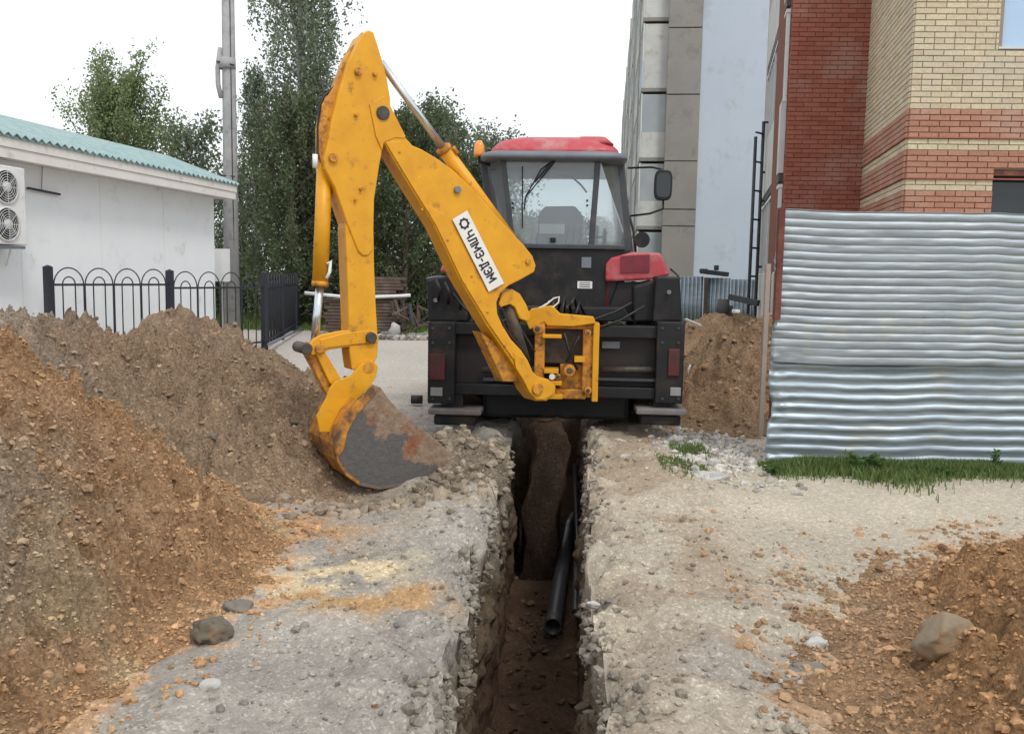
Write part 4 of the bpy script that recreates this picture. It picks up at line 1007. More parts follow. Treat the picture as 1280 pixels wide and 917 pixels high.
# ------------------------------------------------------------------ panel block of flats
N0 = at(827, 345, 37.0); N0.z = 0
bd = Vector((.105, .9945, 0)).normalized(); bo = Vector((-bd.y, bd.x, 0)); be = -bo            # bo: outward of the balcony side
blk = empty('panel_block', N0, label='tall panel block of flats with balconied side and blue-grey end wall', cat='building')
BT = 21.0
def bs(mb, s0, s1, o0, o1, z0, z1):
    Q = [bd * s + bo * o_ + Vector((0, 0, z)) for s in (s0, s1) for o_ in (o0, o1) for z in (z0, z1)]
    return mb.add(Q, [(0, 1, 3, 2), (4, 6, 7, 5), (0, 4, 5, 1), (2, 3, 7, 6), (0, 2, 6, 4), (1, 5, 7, 3)])
bs(MB(), .02, 80, -12, -.02, -.3, BT).build('wall', M['pinkcol'], blk)
PWd = (at_pl(866, 345, N0, -bd) - N0).dot(be)
seams = [-.3, at_pl(840, 283, N0, bd).z, at_pl(840, 262, N0, bd).z, at_pl(840, 202, N0, bd).z, at_pl(845, 119, N0, bd).z, at_pl(845, 36, N0, bd).z]
while seams[-1] < BT: seams.append(seams[-1] + 2.8)
for a_, b_ in zip(seams[:-1], seams[1:]):
    bs(MB(), -.12 - random.uniform(0, .015), .01, -PWd, .06, a_ + .02, min(b_, BT) - .02).build('end_panel', M['concrete'], blk, .02)
bs(MB(), -.04, .01, -12, -PWd - .012, -.3, BT).build('render', M['bluewall'], blk)
bs(MB(), -.1, 80, -12.1, .3, BT + .004, BT + .35).build('parapet', M['concrete'], blk)
M['skyglass'] = paint('sky_toned_balcony_glass', (.28, .31, .33), (.4, .42, .42), None, 0, .5, .12, 0, 0)  # sky reflection put into the glass as a pale grey colour
FH = 2.8; nf = 7; pat = [(.3, 3.5, 1), (3.6, 4.6, 0), (5.2, 8.4, 1), (8.45, 11.6, 1), (12.0, 14.6, 0)]
rb = random.Random(5)
pan = MB(); 
for fl in range(nf):
    z0 = 1.0 + FH * fl
    for rep in range(5):
        for (a_, b_, bal) in pat:
            s0, s1 = a_ + rep * 15, b_ + rep * 15
            if bal:
                bs(MB(), s0, s1, .0, 1.05, z0 - .14, z0).build('balcony_slab', M['concrete'], blk)
                bs(MB(), s0, s1, 1.0, 1.06, z0 + .004, z0 + 1.05).build('balcony_panel', M['whitepanel'] if rb.random() < .9 else M['bluewall'], blk)
                bs(MB(), s0, s0 + .05, .0, .99, z0 + .004, z0 + 1.03).build('balcony_side', M['whitepanel'], blk)
                bs(MB(), s0 + .01, s0 + .04, .0, .99, z0 + 1.034, z0 + 2.55).build('side_pane', M['skyglass'] if rb.random() < .8 else M['whitepanel'], blk)
                if rb.random() < .93:
                    f = MB()
                    for k in range(5):
                        x = s0 + .03 + (s1 - s0 - .06) * k / 4; bs(f, x - .03, x + .03, 1.0, 1.05, z0 + 1.055, z0 + 2.5)
                    bs(f, s0, s1, 1.0, 1.05, z0 + 2.503, z0 + 2.58)
                    f = f.build('window', M['mulion'], blk); g = MB(); bs(g, s0 + .02, s1 - .02, 1.02, 1.03, z0 + 1.06, z0 + 2.5); g.build('pane', M['skyglass'], f)
            f = MB(); w0, w1 = s0 + .5, s1 - .4
            bs(f, w0, w1, -.02, .03, z0 + .9, z0 + .96); bs(f, w0, w1, -.02, .03, z0 + 2.2, z0 + 2.26); bs(f, w0, w0 + .06, -.02, .03, z0 + .965, z0 + 2.195); bs(f, w1 - .06, w1, -.02, .03, z0 + .965, z0 + 2.195)
            f = f.build('window', M['mulion'], blk); g = MB(); bs(g, w0 + .06, w1 - .06, -.015, .01, z0 + .96, z0 + 2.2); g.build('pane', M['winglass'], f)
for s_ in (4.75, 19.7, 34.7): MB().tube([bd * s_ + bo * .25, bd * s_ + bo * .25 + Vector((0, 0, BT))], .09, 6).build('drain_pipe', M['ochre'], blk)
for s_ in (4.6, 15.0, 30, 45, 60): bs(MB(), s_, s_ + .25, .0, 1.1, 0, BT - .5).build('balcony_wall', M['whitepanel'], blk)

# ------------------------------------------------------------------ trees
M['lf_birch'] = leafmat('birch_leaves', (.16, .2, .13), (.26, .31, .2))
M['lf_dark'] = leafmat('dark_leaves', (.075, .105, .05), (.165, .2, .1))
M['lf_mid'] = leafmat('green_leaves', (.16, .22, .09), (.28, .34, .17))
M['lf_grey'] = leafmat('grey_green_leaves', (.15, .19, .12), (.25, .3, .2))
def leaves(name, P, size, mat, parent, seed, droop=.3, asp=.55):
    r = np.random.default_rng(seed); n = len(P)
    d = r.normal(0, 1, (n, 3)); d[:, 2] -= droop * 1.5; d /= np.linalg.norm(d, axis=1)[:, None]
    u = np.cross(d, r.normal(0, 1, (n, 3))); u /= np.linalg.norm(u, axis=1)[:, None]
    s = size * r.uniform(.55, 1.3, n)[:, None]
    V = np.stack([P, P + d * s * .5 + u * s * asp * .5, P + d * s, P + d * s * .5 - u * s * asp * .5], 1)
    F = np.arange(n * 4).reshape(n, 4)
    o = npmesh(name, V.reshape(-1, 3), F, mat, False, None, parent); return o
def tree(base, H, label, cat, leafm, barkm, seed, nl=46, ll=(1.0, 2.6), z0=.25, lsz=.13, per=30, twigs=14, droop=0., up_=.5, weep=0., rtop=.35, tr=.18, gap=.0, clump=.16, wide=1., group=None, name='tree'):
    r = random.Random(seed); root = empty(name, base, label=label, cat=cat, group=group)
    tk = MB(); pts = []; lean = Vector((r.uniform(-.03, .03), r.uniform(-.03, .03), 0))
    for k in range(9):
        t = k / 8; pts.append(Vector((lean.x * H * t + .05 * math.sin(t * 7 + seed), lean.y * H * t, H * .96 * t - .1)))
    tk.tube(pts, [tr * (1 - .88 * k / 8) for k in range(9)], 8)
    LP = []
    for k in range(nl):
        t = z0 + (1 - z0) * (k + r.random()) / nl; b = pts[0].lerp(pts[-1], t) if t < 1 else pts[-1]
        prof = math.sin(min(1, (1 - t) / (1 - z0) * 1.0 + rtop * .35) * math.pi * .62) ** .8
        L = (ll[0] + (ll[1] - ll[0]) * r.random()) * prof * wide
        a = k * 2.4 + r.uniform(-.5, .5); dv = Vector((math.cos(a), math.sin(a), up_ * r.uniform(.6, 1.4) + .6 * t * up_)).normalized()
        mid = b + dv * L * .55 + Vector((0, 0, .06 * L)); end = b + dv * L + Vector((0, 0, -droop * L * .5 + up_ * .15 * L))
        q = [b, b.lerp(mid, .5), mid, mid.lerp(end, .6), end]
        tk.tube(q, [tr * .3 * (1 - t * .5), tr * .22, tr * .14, tr * .08, .01], 5, False)
        for j in range(twigs):
            s = .25 + .75 * (j + r.random()) / twigs; c = q[0] * (1 - s) ** 2 + q[2] * 2 * s * (1 - s) + q[4] * s * s
            if r.random() < gap: continue
            if weep:
                tl_ = weep * r.uniform(.4, 1.2); sw = Vector((r.uniform(-.22, .22), r.uniform(-.22, .22), 0)) + dv * .12
                tip = c + sw * tl_ - Vector((0, 0, tl_))
                for m in range(per):
                    e = r.random(); LP.append(c + sw * tl_ * e ** .7 - Vector((0, 0, tl_ * e)) + Vector((r.gauss(0, clump * .5), r.gauss(0, clump * .5), r.gauss(0, .05))))
                if r.random() < .25: tk.tube([c, c + sw * tl_ * .5 - Vector((0, 0, tl_ * .4)), tip], [.012, .008, .004], 3, False)
            else:
                tw = Vector((r.gauss(0, 1), r.gauss(0, 1), r.gauss(.2, .7) + up_)).normalized() * r.uniform(.2, .55) * (.5 + L * .22)
                for m in range(per):
                    e = r.random(); LP.append(c + tw * e + Vector((r.gauss(0, clump), r.gauss(0, clump), r.gauss(0, clump * .8))))
    tk.build('trunk', barkm, root)
    leaves('crown', np.array([p[:] for p in LP]), lsz, leafm, root, seed, droop=.5 if weep else .1)
    return root
def bp_(px, Y): p = at(px, 345, Y); return Vector((p.x, p.y, 0))
tree(bp_(152, 27), 6.5, 'bright green tree with upright branches behind the white building', 'tree', M['lf_mid'], M['bark'], 11, 66, (1.7, 3.9), .1, .1, 34, 16, 0, 1.35, 0, .5, .15, .0, .13, 1.0)
tree(bp_(243, 31), 6.2, 'low grey-green tree between the bright green tree and the concrete pole', 'tree', M['lf_grey'], M['bark'], 12, 44, (1.8, 3.0), .1, .14, 18, 12, 0, .8, 0, .5, .12, .1, .2)
tree(bp_(384, 28), 19, 'tall birch with drooping branches behind the excavator arm', 'tree', M['lf_birch'], M['birchbark'], 13, 170, (1.2, 2.3), .14, .11, 30, 12, .3, .7, 1.7, .8, .2, .12, .12, .98, name='birch_tree')
tree(bp_(325, 29.5), 8.6, 'thin drooping birch beside the concrete pole', 'tree', M['lf_birch'], M['birchbark'], 14, 60, (.8, 1.6), .2, .105, 24, 9, .3, .8, 1.2, .4, .1, .25, .12, .9, name='birch_tree')
tree(bp_(362, 26), 6.8, 'dense dark green willow bush standing under the tall birch', 'tree', M['lf_dark'], M['bark'], 15, 70, (1.1, 2.2), .04, .11, 22, 12, .2, .6, .9, .5, .12, 0, .14, 1.1)
tree(bp_(425, 27), 5.6, 'dark green bushy tree seen between the dipper arm and its cylinder', 'tree', M['lf_dark'], M['bark'], 16, 70, (1.3, 2.4), .04, .11, 22, 12, .2, .5, .8, .5, .12, 0, .15, 1.1)
tree(bp_(505, 28), 6.6, 'dark tree in the gap between the two excavator arms', 'tree', M['lf_dark'], M['bark'], 17, 70, (1.5, 2.8), .04, .12, 22, 12, .1, .6, .6, .5, .14, 0, .16, 1.15)
tree(bp_(548, 35), 7.3, 'green-grey tree rising above the boom elbow', 'tree', M['lf_grey'], M['bark'], 18, 64, (2.4, 3.8), .1, .15, 20, 14, 0, 1.0, 0, .4, .16, .05, .2)
tree(bp_(612, 38), 6.9, 'grey-green tree just left of the tractor cab roof', 'tree', M['lf_grey'], M['bark'], 19, 60, (2.0, 3.6), .1, .15, 18, 12, 0, 1.0, 0, .4, .15, .1, .2)
tree(bp_(575, 30), 5.6, 'low dark tree behind the boom and the left cab pillar', 'tree', M['lf_dark'], M['bark'], 20, 50, (1.0, 2.0), .04, .12, 20, 12, .1, .5, .5, .5, .13, 0, .16, 1.1)
tree(bp_(470, 36), 7.0, 'pale green tree behind the elbow of the excavator arm', 'tree', M['lf_grey'], M['bark'], 24, 60, (2.2, 3.6), .1, .15, 18, 12, 0, 1.0, 0, .4, .15, .1, .2)
tree(bp_(658, 46), 4.3, 'hazy tree seen through the left half of the cab window', 'tree', M['lf_grey'], M['bark'], 21, 34, (1.3, 2.2), .08, .2, 16, 10, 0, .8, 0, .4, .15, .1, .25)
tree(bp_(745, 48), 4.3, 'hazy tree seen through the right half of the cab window', 'tree', M['lf_grey'], M['bark'], 22, 34, (1.3, 2.2), .08, .2, 16, 10, 0, .8, 0, .4, .15, .1, .25)
tree(bp_(300, 36), 5.4, 'dark tree low behind the foot of the concrete pole', 'tree', M['lf_dark'], M['bark'], 23, 44, (1.1, 2.2), .04, .14, 18, 11, .1, .6, 0, .5, .13, .1, .2)
# far wood line closing the view
r = np.random.default_rng(77); n = 26000
x = r.uniform(-60, 50, n); y = 62 + r.uniform(0, 10, n); hh = 3.0 + 1.3 * fbm(x, y * 0, 0, .12, 4, 78); z = hh * r.uniform(0, 1, n) ** .8
o = leaves('far_wood', np.c_[x, y, z], .42, M['lf_grey'], None, 79); tag(o, 'far low line of trees closing the view between the buildings', 'wood', kind='stuff')
# twigs of the birch around the pole top
# verge grass, rubbish and log stack behind the road
grass('grass', 9000, (-9.5, -2.5), lambda x, r: 24.6 + r.uniform(0, 6, len(x)), .22, M['grass_far'], 420, 'green verge grass behind the corner of the iron railing', .016)
stk = at(470, 392, 23.5); ls = empty('plank_stack', (stk.x, 23.5, 0), label='stack of weathered brown planks behind the dipper arm at the road end', cat='plank stack')
r = random.Random(9); zT = at(470, 346, 23.5).z; xr_ = at(507, 370, 23.5).x - stk.x; xl_ = at(404, 370, 23.5).x - stk.x
k = 0; z = .14
while z < zT - .01:
    for j in range(3):
        MB().box(((xl_ + xr_) / 2 + r.uniform(-.06, .06) + (.35 if z > .95 else 0), -.3 + j * .3, z), (xr_ - xl_ - (.7 if z > .95 else .1) - r.uniform(0, .35), .26, .07), Matrix.Rotation(r.uniform(-.02, .02), 3, 'Z')).build('plank', M['wood'], ls)
    z += .085
for x in (xl_ + .3, 0, xr_ - .3): MB().box((x, 0, .05), (.16, .8, .1)).build('bearer', M['darkobj'], ls)
wp = [at(381, 366, 23.0), at(440, 372, 23.0), at(500, 370, 23.0), at(513, 369, 23)]
tag(MB().tube(wp, [.045] * 4, 8).build('white_pipe', M['white_plastic']), 'long white pipe lying across in front of the plank stack', 'pipe')
r = random.Random(10); br_ = empty('rubbish_heap', (at(510, 400, 22.8).x, 22.8, 0), label='heap of broken boards and branches at the road end left of the tractor', cat='rubbish')
for k in range(26):
    a = r.uniform(0, 3.1); L = r.uniform(.3, .8); c = Vector((r.uniform(-.45, .5), r.uniform(-.3, .3), r.uniform(.1, .75) )); d = Vector((math.cos(a), r.uniform(-.3, .3), math.sin(a))) * L / 2
    d.z = min(abs(d.z), c.z - .02) * (1 if d.z > 0 else -1)
    MB().beam(c - d, c + d, r.uniform(.04, .12), .04).build('board', M['wood'] if k % 3 else M['darkobj'], br_)
q = at(493, 403, 22.5); tag(MB().tube([Vector((q.x, 22.5, 0)), Vector((q.x, 22.5, .18)), Vector((q.x + .03, 22.45, .3)), Vector((q.x - .04, 22.5, .38))], [.13, .16, .12, .04], 9).build('white_sack', M['stone_pale']), 'small white sack standing against the rubbish heap', 'sack')
r2 = np.random.default_rng(12); n = 260; S = r2.uniform(.03, .11, n); lx = r2.uniform(at(470, 405, 22).x, at(535, 405, 22).x, n); ly = r2.uniform(21.8, 23, n)
tag(scatter('rubble', np.c_[lx, ly, S * .4], S, np.repeat(np.array([[.4, .37, .34]]), n, 0) * r2.uniform(.3, 1.3, (n, 1)), M['clod'], seed=12), 'scattered rubble at the far end of the pale road', 'rubble')
sg = at(276, 335, 20.5); kb = empty('notice_board', (sg.x, 20.5, 0), label='small white board standing behind the railing beside the pole', cat='notice board')
MB().box((0, 0, 1.75), (.42, .04, .75)).build('board', M['white_plastic'], kb)
MB().box((0, .03, .7), (.06, .05, 1.4)).build('post', M['pole'], kb)
# dark undergrowth of the background bushes: low hedge behind the railing
r = np.random.default_rng(88); n = 16000; hx = r.uniform(-11, -.5, n); hy = 29.5 + r.uniform(0, 1.6, n)
o = leaves('hedge', np.c_[hx, hy, (1.9 + .5 * fbm(hx, 0 * hx, 0, .6, 3, 89)) * r.uniform(0, 1, n) ** .7], .16, M['lf_dark'], None, 90); tag(o, 'dark green hedge mass under the trees behind the road', 'hedge', kind='stuff')
# ------------------------------------------------------------------ excavator tractor (seen from behind)
TY = 8.75; tc0 = at(694, 500, TY); YAW = R(3.2)
TR = empty('backhoe_tractor', (tc0.x, TY, 0), -YAW, 'red and black tractor with a yellow backhoe arm standing astride the trench', 'tractor')
TM = Matrix.Rotation(-YAW, 3, 'Z'); TO = Vector((tc0.x, TY, 0)); tf = TM @ Vector((0, 1, 0)); TMi = TM.transposed()
def T(px, py, yl=0.0):
    """local point on the plane y = yl seen at the pixel"""
    P = TO + tf * yl; return TMi @ (at_pl(px, py, P, tf) - TO)
def TL(P): return TMi @ (Vector(P) - TO)
def rect(mb, x0, y0, x1, y1, yl, dy):
    """box whose rear face is at local y = yl, between two pixels"""
    a, b = T(x0, y0, yl), T(x1, y1, yl)
    return mb.box(((a.x + b.x) / 2, yl + dy / 2, (a.z + b.z) / 2), (abs(b.x - a.x), dy, abs(b.z - a.z)))
def lfn(a, b, w): return Vector((a, w, b))
def poly(pts, yl): return [(T(x, y, yl).x, T(x, y, yl).z) for x, y in pts]
# wheels
def wheel(x, y, Rd, W, lugs, side):
    mb = MB(); pr = [(Rd * .62, -W / 2), (Rd * .86, -W / 2 - .01), (Rd * .96, -W * .44), (Rd * .965, 0), (Rd * .96, W * .44), (Rd * .86, W / 2 + .01), (Rd * .62, W / 2)]
    mb.lathe(pr, (0, 0, 0), (1, 0, 0), 40)
    for k in range(lugs):
        for s in (-1, 1):
            a0 = 2 * math.pi * (k + (.5 if s > 0 else 0)) / lugs; a1 = a0 + .22
            P = [Vector((s * W * .05, math.cos(a0) * Rd * .975, math.sin(a0) * Rd * .975)), Vector((s * W * .5, math.cos(a1) * Rd * .955, math.sin(a1) * Rd * .955))]
            mb.beam(P[0], P[1], .05, .06, P[0].normalized())
    t = mb.build('rear_tyre' if Rd > .6 else 'front_tyre', M['rubber'], TR); t.location = (x, y, Rd - .02)
    rm = MB().lathe([(0, side * W * .1), (Rd * .3, side * W * .12), (Rd * .34, side * W * .3), (Rd * .58, side * W * .32), (Rd * .63, side * W * .46), (Rd * .63, -side * W * .46), (Rd * .5, -side * W * .2), (0, -side * W * .2)], (0, 0, 0), (1, 0, 0), 32)
    r_ = rm.build('rim', M['red'], t)
wheel(1.03, 1.15, .80, .44, 20, 1); wheel(-1.0, 1.15, .80, .44, 20, -1)
wheel(.86, 3.75, .5, .3, 16, 1); wheel(-.86, 3.75, .5, .3, 16, -1)
MB().tube([(-1, 1.15, .78), (1, 1.15, .78)], .14, 12).build('rear_axle', M['black'], TR)
MB().tube([(-.8, 3.75, .48), (.8, 3.75, .48)], .08, 10).build('front_axle', M['black'], TR)
MB().box((0, 2.3, .85), (.5, 3.4, .5)).build('gearbox', M['black'], TR, .05)
# bonnet
MB().prism([(-.38, 1.0), (.38, 1.0), (.4, 1.55), (.3, 1.72), (-.3, 1.72), (-.4, 1.55)], lfn, 2.5, 4.3).build('bonnet', M['red'], TR, .05)
MB().tube([(.42, 3.0, 1.5), (.42, 3.0, 2.3)], .04, 10).build('exhaust', M['black'], TR)
# fenders
for s, pts in ((1, [(757, 352), (757, 330), (764, 322), (790, 315), (826, 316), (838, 344), (812, 350)]), ):
    P = poly(pts, .55)
    MB().prism(P, lfn, .55, 1.9).build('fender', M['red'], TR, .025)
    P2 = [(-a - .09, b) for a, b in P][::-1]
    MB().prism(P2, lfn, .55, 1.9).build('fender', M['red'], TR, .025)
    q = poly([(776, 341), (776, 320), (812, 318), (812, 340)], .54)
    MB().prism(q, lfn, .535, .56).build('fender_inset', M['maroon'] if False else M['red_shaded'], TR)
    a = T(757, 350, .6)
    for sx in (1, -1): MB().prism([(sx * a.x, a.z), (sx * (a.x + .04), a.z), (sx * (a.x + .04), a.z - .5), (sx * (a.x - .02), a.z - .5)], lfn, .6, 1.8).build('fender_skirt', M['red_shaded'], TR)
# cab: floor box, lower rear panel, pillars, glass, roof
yr_, ys_, yf_ = .62, .95, 2.15                                        # rear pane, rear corner pillar, windscreen
lo = poly([(628, 310), (640, 396), (764, 396), (787, 308)], yr_); 
bl, brt = T(622, 305, ys_), T(786, 305, ys_)
c_ = (T(640, 305, yr_).x + T(740, 305, yr_).x) / 2
def zc(py): return T(690, py, yr_).z
zlo, zsill, ztop = zc(400), zc(307), zc(193)
zmid = zc(200)
prl = T(628, 195, yr_); prr = T(748, 195, yr_); pbl = T(641, 307, yr_); pbr = T(739, 307, yr_)
cl_t, cr_t, cl_b, cr_b = T(605, 197, ys_), T(774, 196, ys_), T(622, 306, ys_), T(786, 306, ys_)
MB().prism([(pbl.x - .0, zlo), (pbr.x + .16, zlo), (cr_b.x, zsill - .02), (cl_b.x, zsill - .02)], lfn, yr_ - .02, yr_ + .3).build('rear_panel', M['black'], TR, .02)
MB().box(((cl_b.x + cr_b.x) / 2, 1.55, (zlo + zsill) / 2 - .05), (cr_b.x - cl_b.x - .06, 1.2, zsill - zlo - .1)).build('cab_tub', M['black'], TR, .03)
MB().box(((pbl.x + pbr.x) / 2 + .05, (yr_ + ys_) / 2, zsill - .01), (cr_b.x - cl_b.x, ys_ - yr_ + .1, .05)).build('window_sill', M['cab_grey'], TR, .01)
for a, b, w in ((prl, pbl, .055), (prr, pbr, .06)):
    MB().beam((a.x, yr_, ztop), (b.x, yr_, zsill), .06, w, (1, 0, 0)).build('rear_pillar', M['cab_grey'], TR, .008)
for a, b in ((cl_t, cl_b), (cr_t, cr_b)):
    MB().beam((a.x, ys_, ztop), (b.x, ys_, zsill - .1), .1, .1, (1, 0, 0)).build('corner_pillar', M['cab_grey'], TR, .015)
    MB().beam((a.x * .98 + c_ * .02, yf_, ztop), (b.x, yf_, zsill - .1), .07, .07, (1, 0, 0)).build('front_pillar', M['cab_grey'], TR, .012)
MB().box((c_, yr_, ztop - .02), (prr.x - prl.x, .05, .06)).build('rear_header', M['cab_grey'], TR)
def pane(name, P): 
    o = MB().add(P, [(0, 1, 2, 3)]).build(name, M['cabglass'], TR); so = o.modifiers.new('t', 'SOLIDIFY'); so.thickness = .004; return o
rw = pane('rear_window', [(prl.x, yr_, ztop), (prr.x, yr_, ztop), (pbr.x, yr_, zsill), (pbl.x, yr_, zsill)])
pane('quarter_window', [(prr.x, yr_, ztop), (cr_t.x, ys_, ztop), (cr_b.x, ys_, zsill), (pbr.x, yr_, zsill)])
pane('quarter_window', [(cl_t.x, ys_, ztop), (prl.x, yr_, ztop), (pbl.x, yr_, zsill), (cl_b.x, ys_, zsill)])
pane('windscreen', [(cl_t.x, yf_, ztop), (cr_t.x, yf_, ztop), (cr_b.x, yf_, zsill), (cl_b.x, yf_, zsill)])
pane('side_window', [(cl_t.x, ys_, ztop), (cl_t.x, yf_, ztop), (cl_b.x, yf_, zsill), (cl_b.x, ys_, zsill)])
pane('side_window', [(cr_t.x, ys_, ztop), (cr_t.x, yf_, ztop), (cr_b.x, yf_, zsill), (cr_b.x, ys_, zsill)])
MB().box((c_, (yr_ + yf_) / 2 + .1, ztop - .02), (cr_t.x - cl_t.x - .1, yf_ - yr_, .03)).build('headliner', M['trim_grey'], TR)
# roof: grey band and arched red top
zr0, zr1 = T(690, 191, .5).z, T(690, 171, .6).z
xl, xr = T(600, 195, .55).x, T(785, 195, .55).x
def ring(x0, x1, y0, y1, z, r, n=6):
    P = []
    for (cx, cy, a0) in ((x1 - r, y1 - r, 0), (x0 + r, y1 - r, 90), (x0 + r, y0 + r, 180), (x1 - r, y0 + r, 270)):
        for k in range(n + 1): a = R(a0 + 90 * k / n); P.append(Vector((cx + r * math.cos(a), cy + r * math.sin(a), z)))
    return P
def loft(mb, rings, cap=True):
    n = len(rings[0]); mb.add([p for r_ in rings for p in r_], [(i * n + k, i * n + (k + 1) % n, (i + 1) * n + (k + 1) % n, (i + 1) * n + k) for i in range(len(rings) - 1) for k in range(n)] + ([tuple(range(n))[::-1], tuple((len(rings) - 1) * n + k for k in range(n))] if cap else []), True)
    return mb
b0_ = zr0 - .07
loft(MB(), [ring(xl + .06, xr - .06, .5, 2.3, b0_, .14), ring(xl, xr, .44, 2.36, b0_ + .02, .16), ring(xl + .01, xr - .01, .46, 2.34, zr0, .18), ring(xl + .06, xr - .06, .52, 2.28, zr0 + .02, .18)]).build('roof_band', M['trim_grey'], TR)
xa, xb = T(611, 187, .6).x, T(776, 187, .6).x
loft(MB(), [ring(xa, xb, .52, 2.26, zr0 + .0, .2), ring(xa + .02, xb - .02, .54, 2.24, zr0 + .06, .2), ring(xa + .1, xb - .1, .62, 2.15, zr1 - .03, .2), ring(xa + .25, xb - .22, .72, 2.05, zr1 + .015, .2)]).build('roof', M['red'], TR)
loft(MB(), [ring(T(716, 171, .6).x, T(768, 171, .6).x, .6, 1.9, zr1 - .06, .08), ring(T(724, 171, .6).x, T(758, 171, .6).x, .7, 1.8, zr1 + .022, .06)]).build('roof_hatch', M['red'], TR)
# beacon
bc = T(599, 200, .7)
bk = MB().tube([bc + Vector((.12, 0, -.05)), bc + Vector((0, 0, -.02)), bc + Vector((0, 0, .06))], .018, 8).build('beacon_bracket', M['black'], TR)
MB().tube([bc + Vector((0, 0, .03)), bc + Vector((0, 0, .06)), bc + Vector((0, 0, .15)), bc + Vector((0, 0, .2))], [.055, .06, .052, .025], 14).build('beacon', M['orange_lens'], TR)
# mirror at the right
def tpt(px, py, y): return T(px, py, y)
MB().tube([tpt(785, 210, 1.3), tpt(815, 209, 1.25), tpt(828, 212, 1.2), tpt(829, 222, 1.2)], .012, 7).build('mirror_arm', M['black'], TR)
MB().tube([tpt(787, 270, 1.3), tpt(812, 267, 1.25), tpt(829, 261, 1.2), tpt(829, 250, 1.2)], .012, 7).build('mirror_arm', M['black'], TR)
mc = tpt(829, 231.5, 1.17); hw, hh = .098, .165
mp = [(mc.x + hw * math.copysign(abs(math.cos(t)) ** .5, math.cos(t)), mc.z + hh * math.copysign(abs(math.sin(t)) ** .55, math.sin(t))) for t in np.linspace(0, 2 * math.pi, 25)[:-1]]
mo = MB().prism(mp, lfn, 1.15, 1.21).build('mirror', M['black'], TR, .01)
gpts = [(mc.x + (a - mc.x) * .78, mc.z + (b - mc.z) * .8) for a, b in mp]
MB().prism(gpts, lfn, 1.144, 1.149).build('mirror_glass', M['winglass'], mo)
# left mirror arm and dark mirror behind the boom
MB().tube([tpt(604, 205, 1.3), tpt(590, 207, 1.25)], .012, 6).build('mirror_arm', M['black'], TR)
# wipers
def wip(pts, w): 
    P = [T(x, y, yr_ - .03) for x, y in pts]; return MB().tube(P, w, 5)
wa = wip([(655, 262), (657, 246), (676, 212), (692, 200)], .007).build('wiper', M['black'], TR); MB().beam(T(668, 228, yr_ - .045), T(694, 198, yr_ - .045), .018, .02).build('wiper_blade', M['black'], wa)
wb_ = wip([(657, 246), (684, 214), (695, 200)], .006).build('wiper', M['black'], TR)
MB().beam(T(653, 208, yr_ - .02), T(653, 285, yr_ - .02), .012, .012).build('window_bar', M['black'], TR)
for x, y in ((641, 254), (641, 260), (734, 251), (734, 257)):
    p = T(x, y, yr_ - .02); MB().tube([p, p + Vector((0, -.03, 0))], .012, 8).build('hinge', M['black'], TR)
MB().box(T(691, 300, yr_ - .02), (.06, .03, .05)).build('window_latch', M['black'], TR, .008)
# seat, steering wheel, console
sx = T(700, 300, 1.1).x
MB().prism([(sx - .24, zsill - .1), (sx - .25, T(700, 270, 1.1).z), (sx - .18, T(700, 258, 1.1).z), (sx + .16, T(700, 257, 1.1).z), (sx + .25, T(700, 270, 1.1).z), (sx + .26, zsill - .1)], lfn, 1.1, 1.22).build('seat_back', M['seat'], TR, .03)
MB().box((sx, 1.35, zsill - .2), (.5, .5, .14)).build('seat', M['seat'], TR, .04)
MB().box(T(690, 286, .88), (.27, .004, .105)).build('paper_label', M['white_plastic'], TR)
sc = Vector((c_, 1.85, zsill + .12)); th = np.linspace(0, 2 * math.pi, 25)
MB().tube([sc + Vector((.2 * math.cos(t), .08 * math.sin(t), .17 * math.sin(t))) for t in th], .014, 6, False).build('steering_wheel', M['black'], TR)
MB().tube([sc, sc + Vector((0, .25, -.45))], .03, 8).build('steering_column', M['black'], TR)
MB().box((c_, 2.02, zsill - .08), (.7, .2, .2)).build('dashboard', M['cab_grey'], TR, .03)
MB().tube([tpt(733, 240, 1.6), tpt(727, 232, 1.9), tpt(716, 222, 2.0)], .012, 5).build('cab_lever', M['black'], TR)
# stickers on the rear panel
p = T(733, 328, yr_ - .028); MB().box(p, (.1, .004, .11)).build('sticker', M['trim_grey'], TR)
p = T(731, 356, yr_ - .028); MB().box(p, (.155, .004, .075)).build('sticker', M['white_plastic'], TR)
for k in range(3): MB().box(p + Vector((0, -.004, .02 - k * .02)), (.11, .002, .006)).build('printed_line', M['black'], TR)
# exhaust-like round lamp above the right fender
p = T(802, 300, .9); MB().tube([p + Vector((0, -.04, 0)), p + Vector((0, .1, 0))], [.085, .06], 16).build('work_lamp', M['black'], TR)
MB().tube([T(795, 318, .9), T(792, 290, .95), T(787, 270, 1.2)], .014, 6).build('lamp_bracket', M['black'], TR)

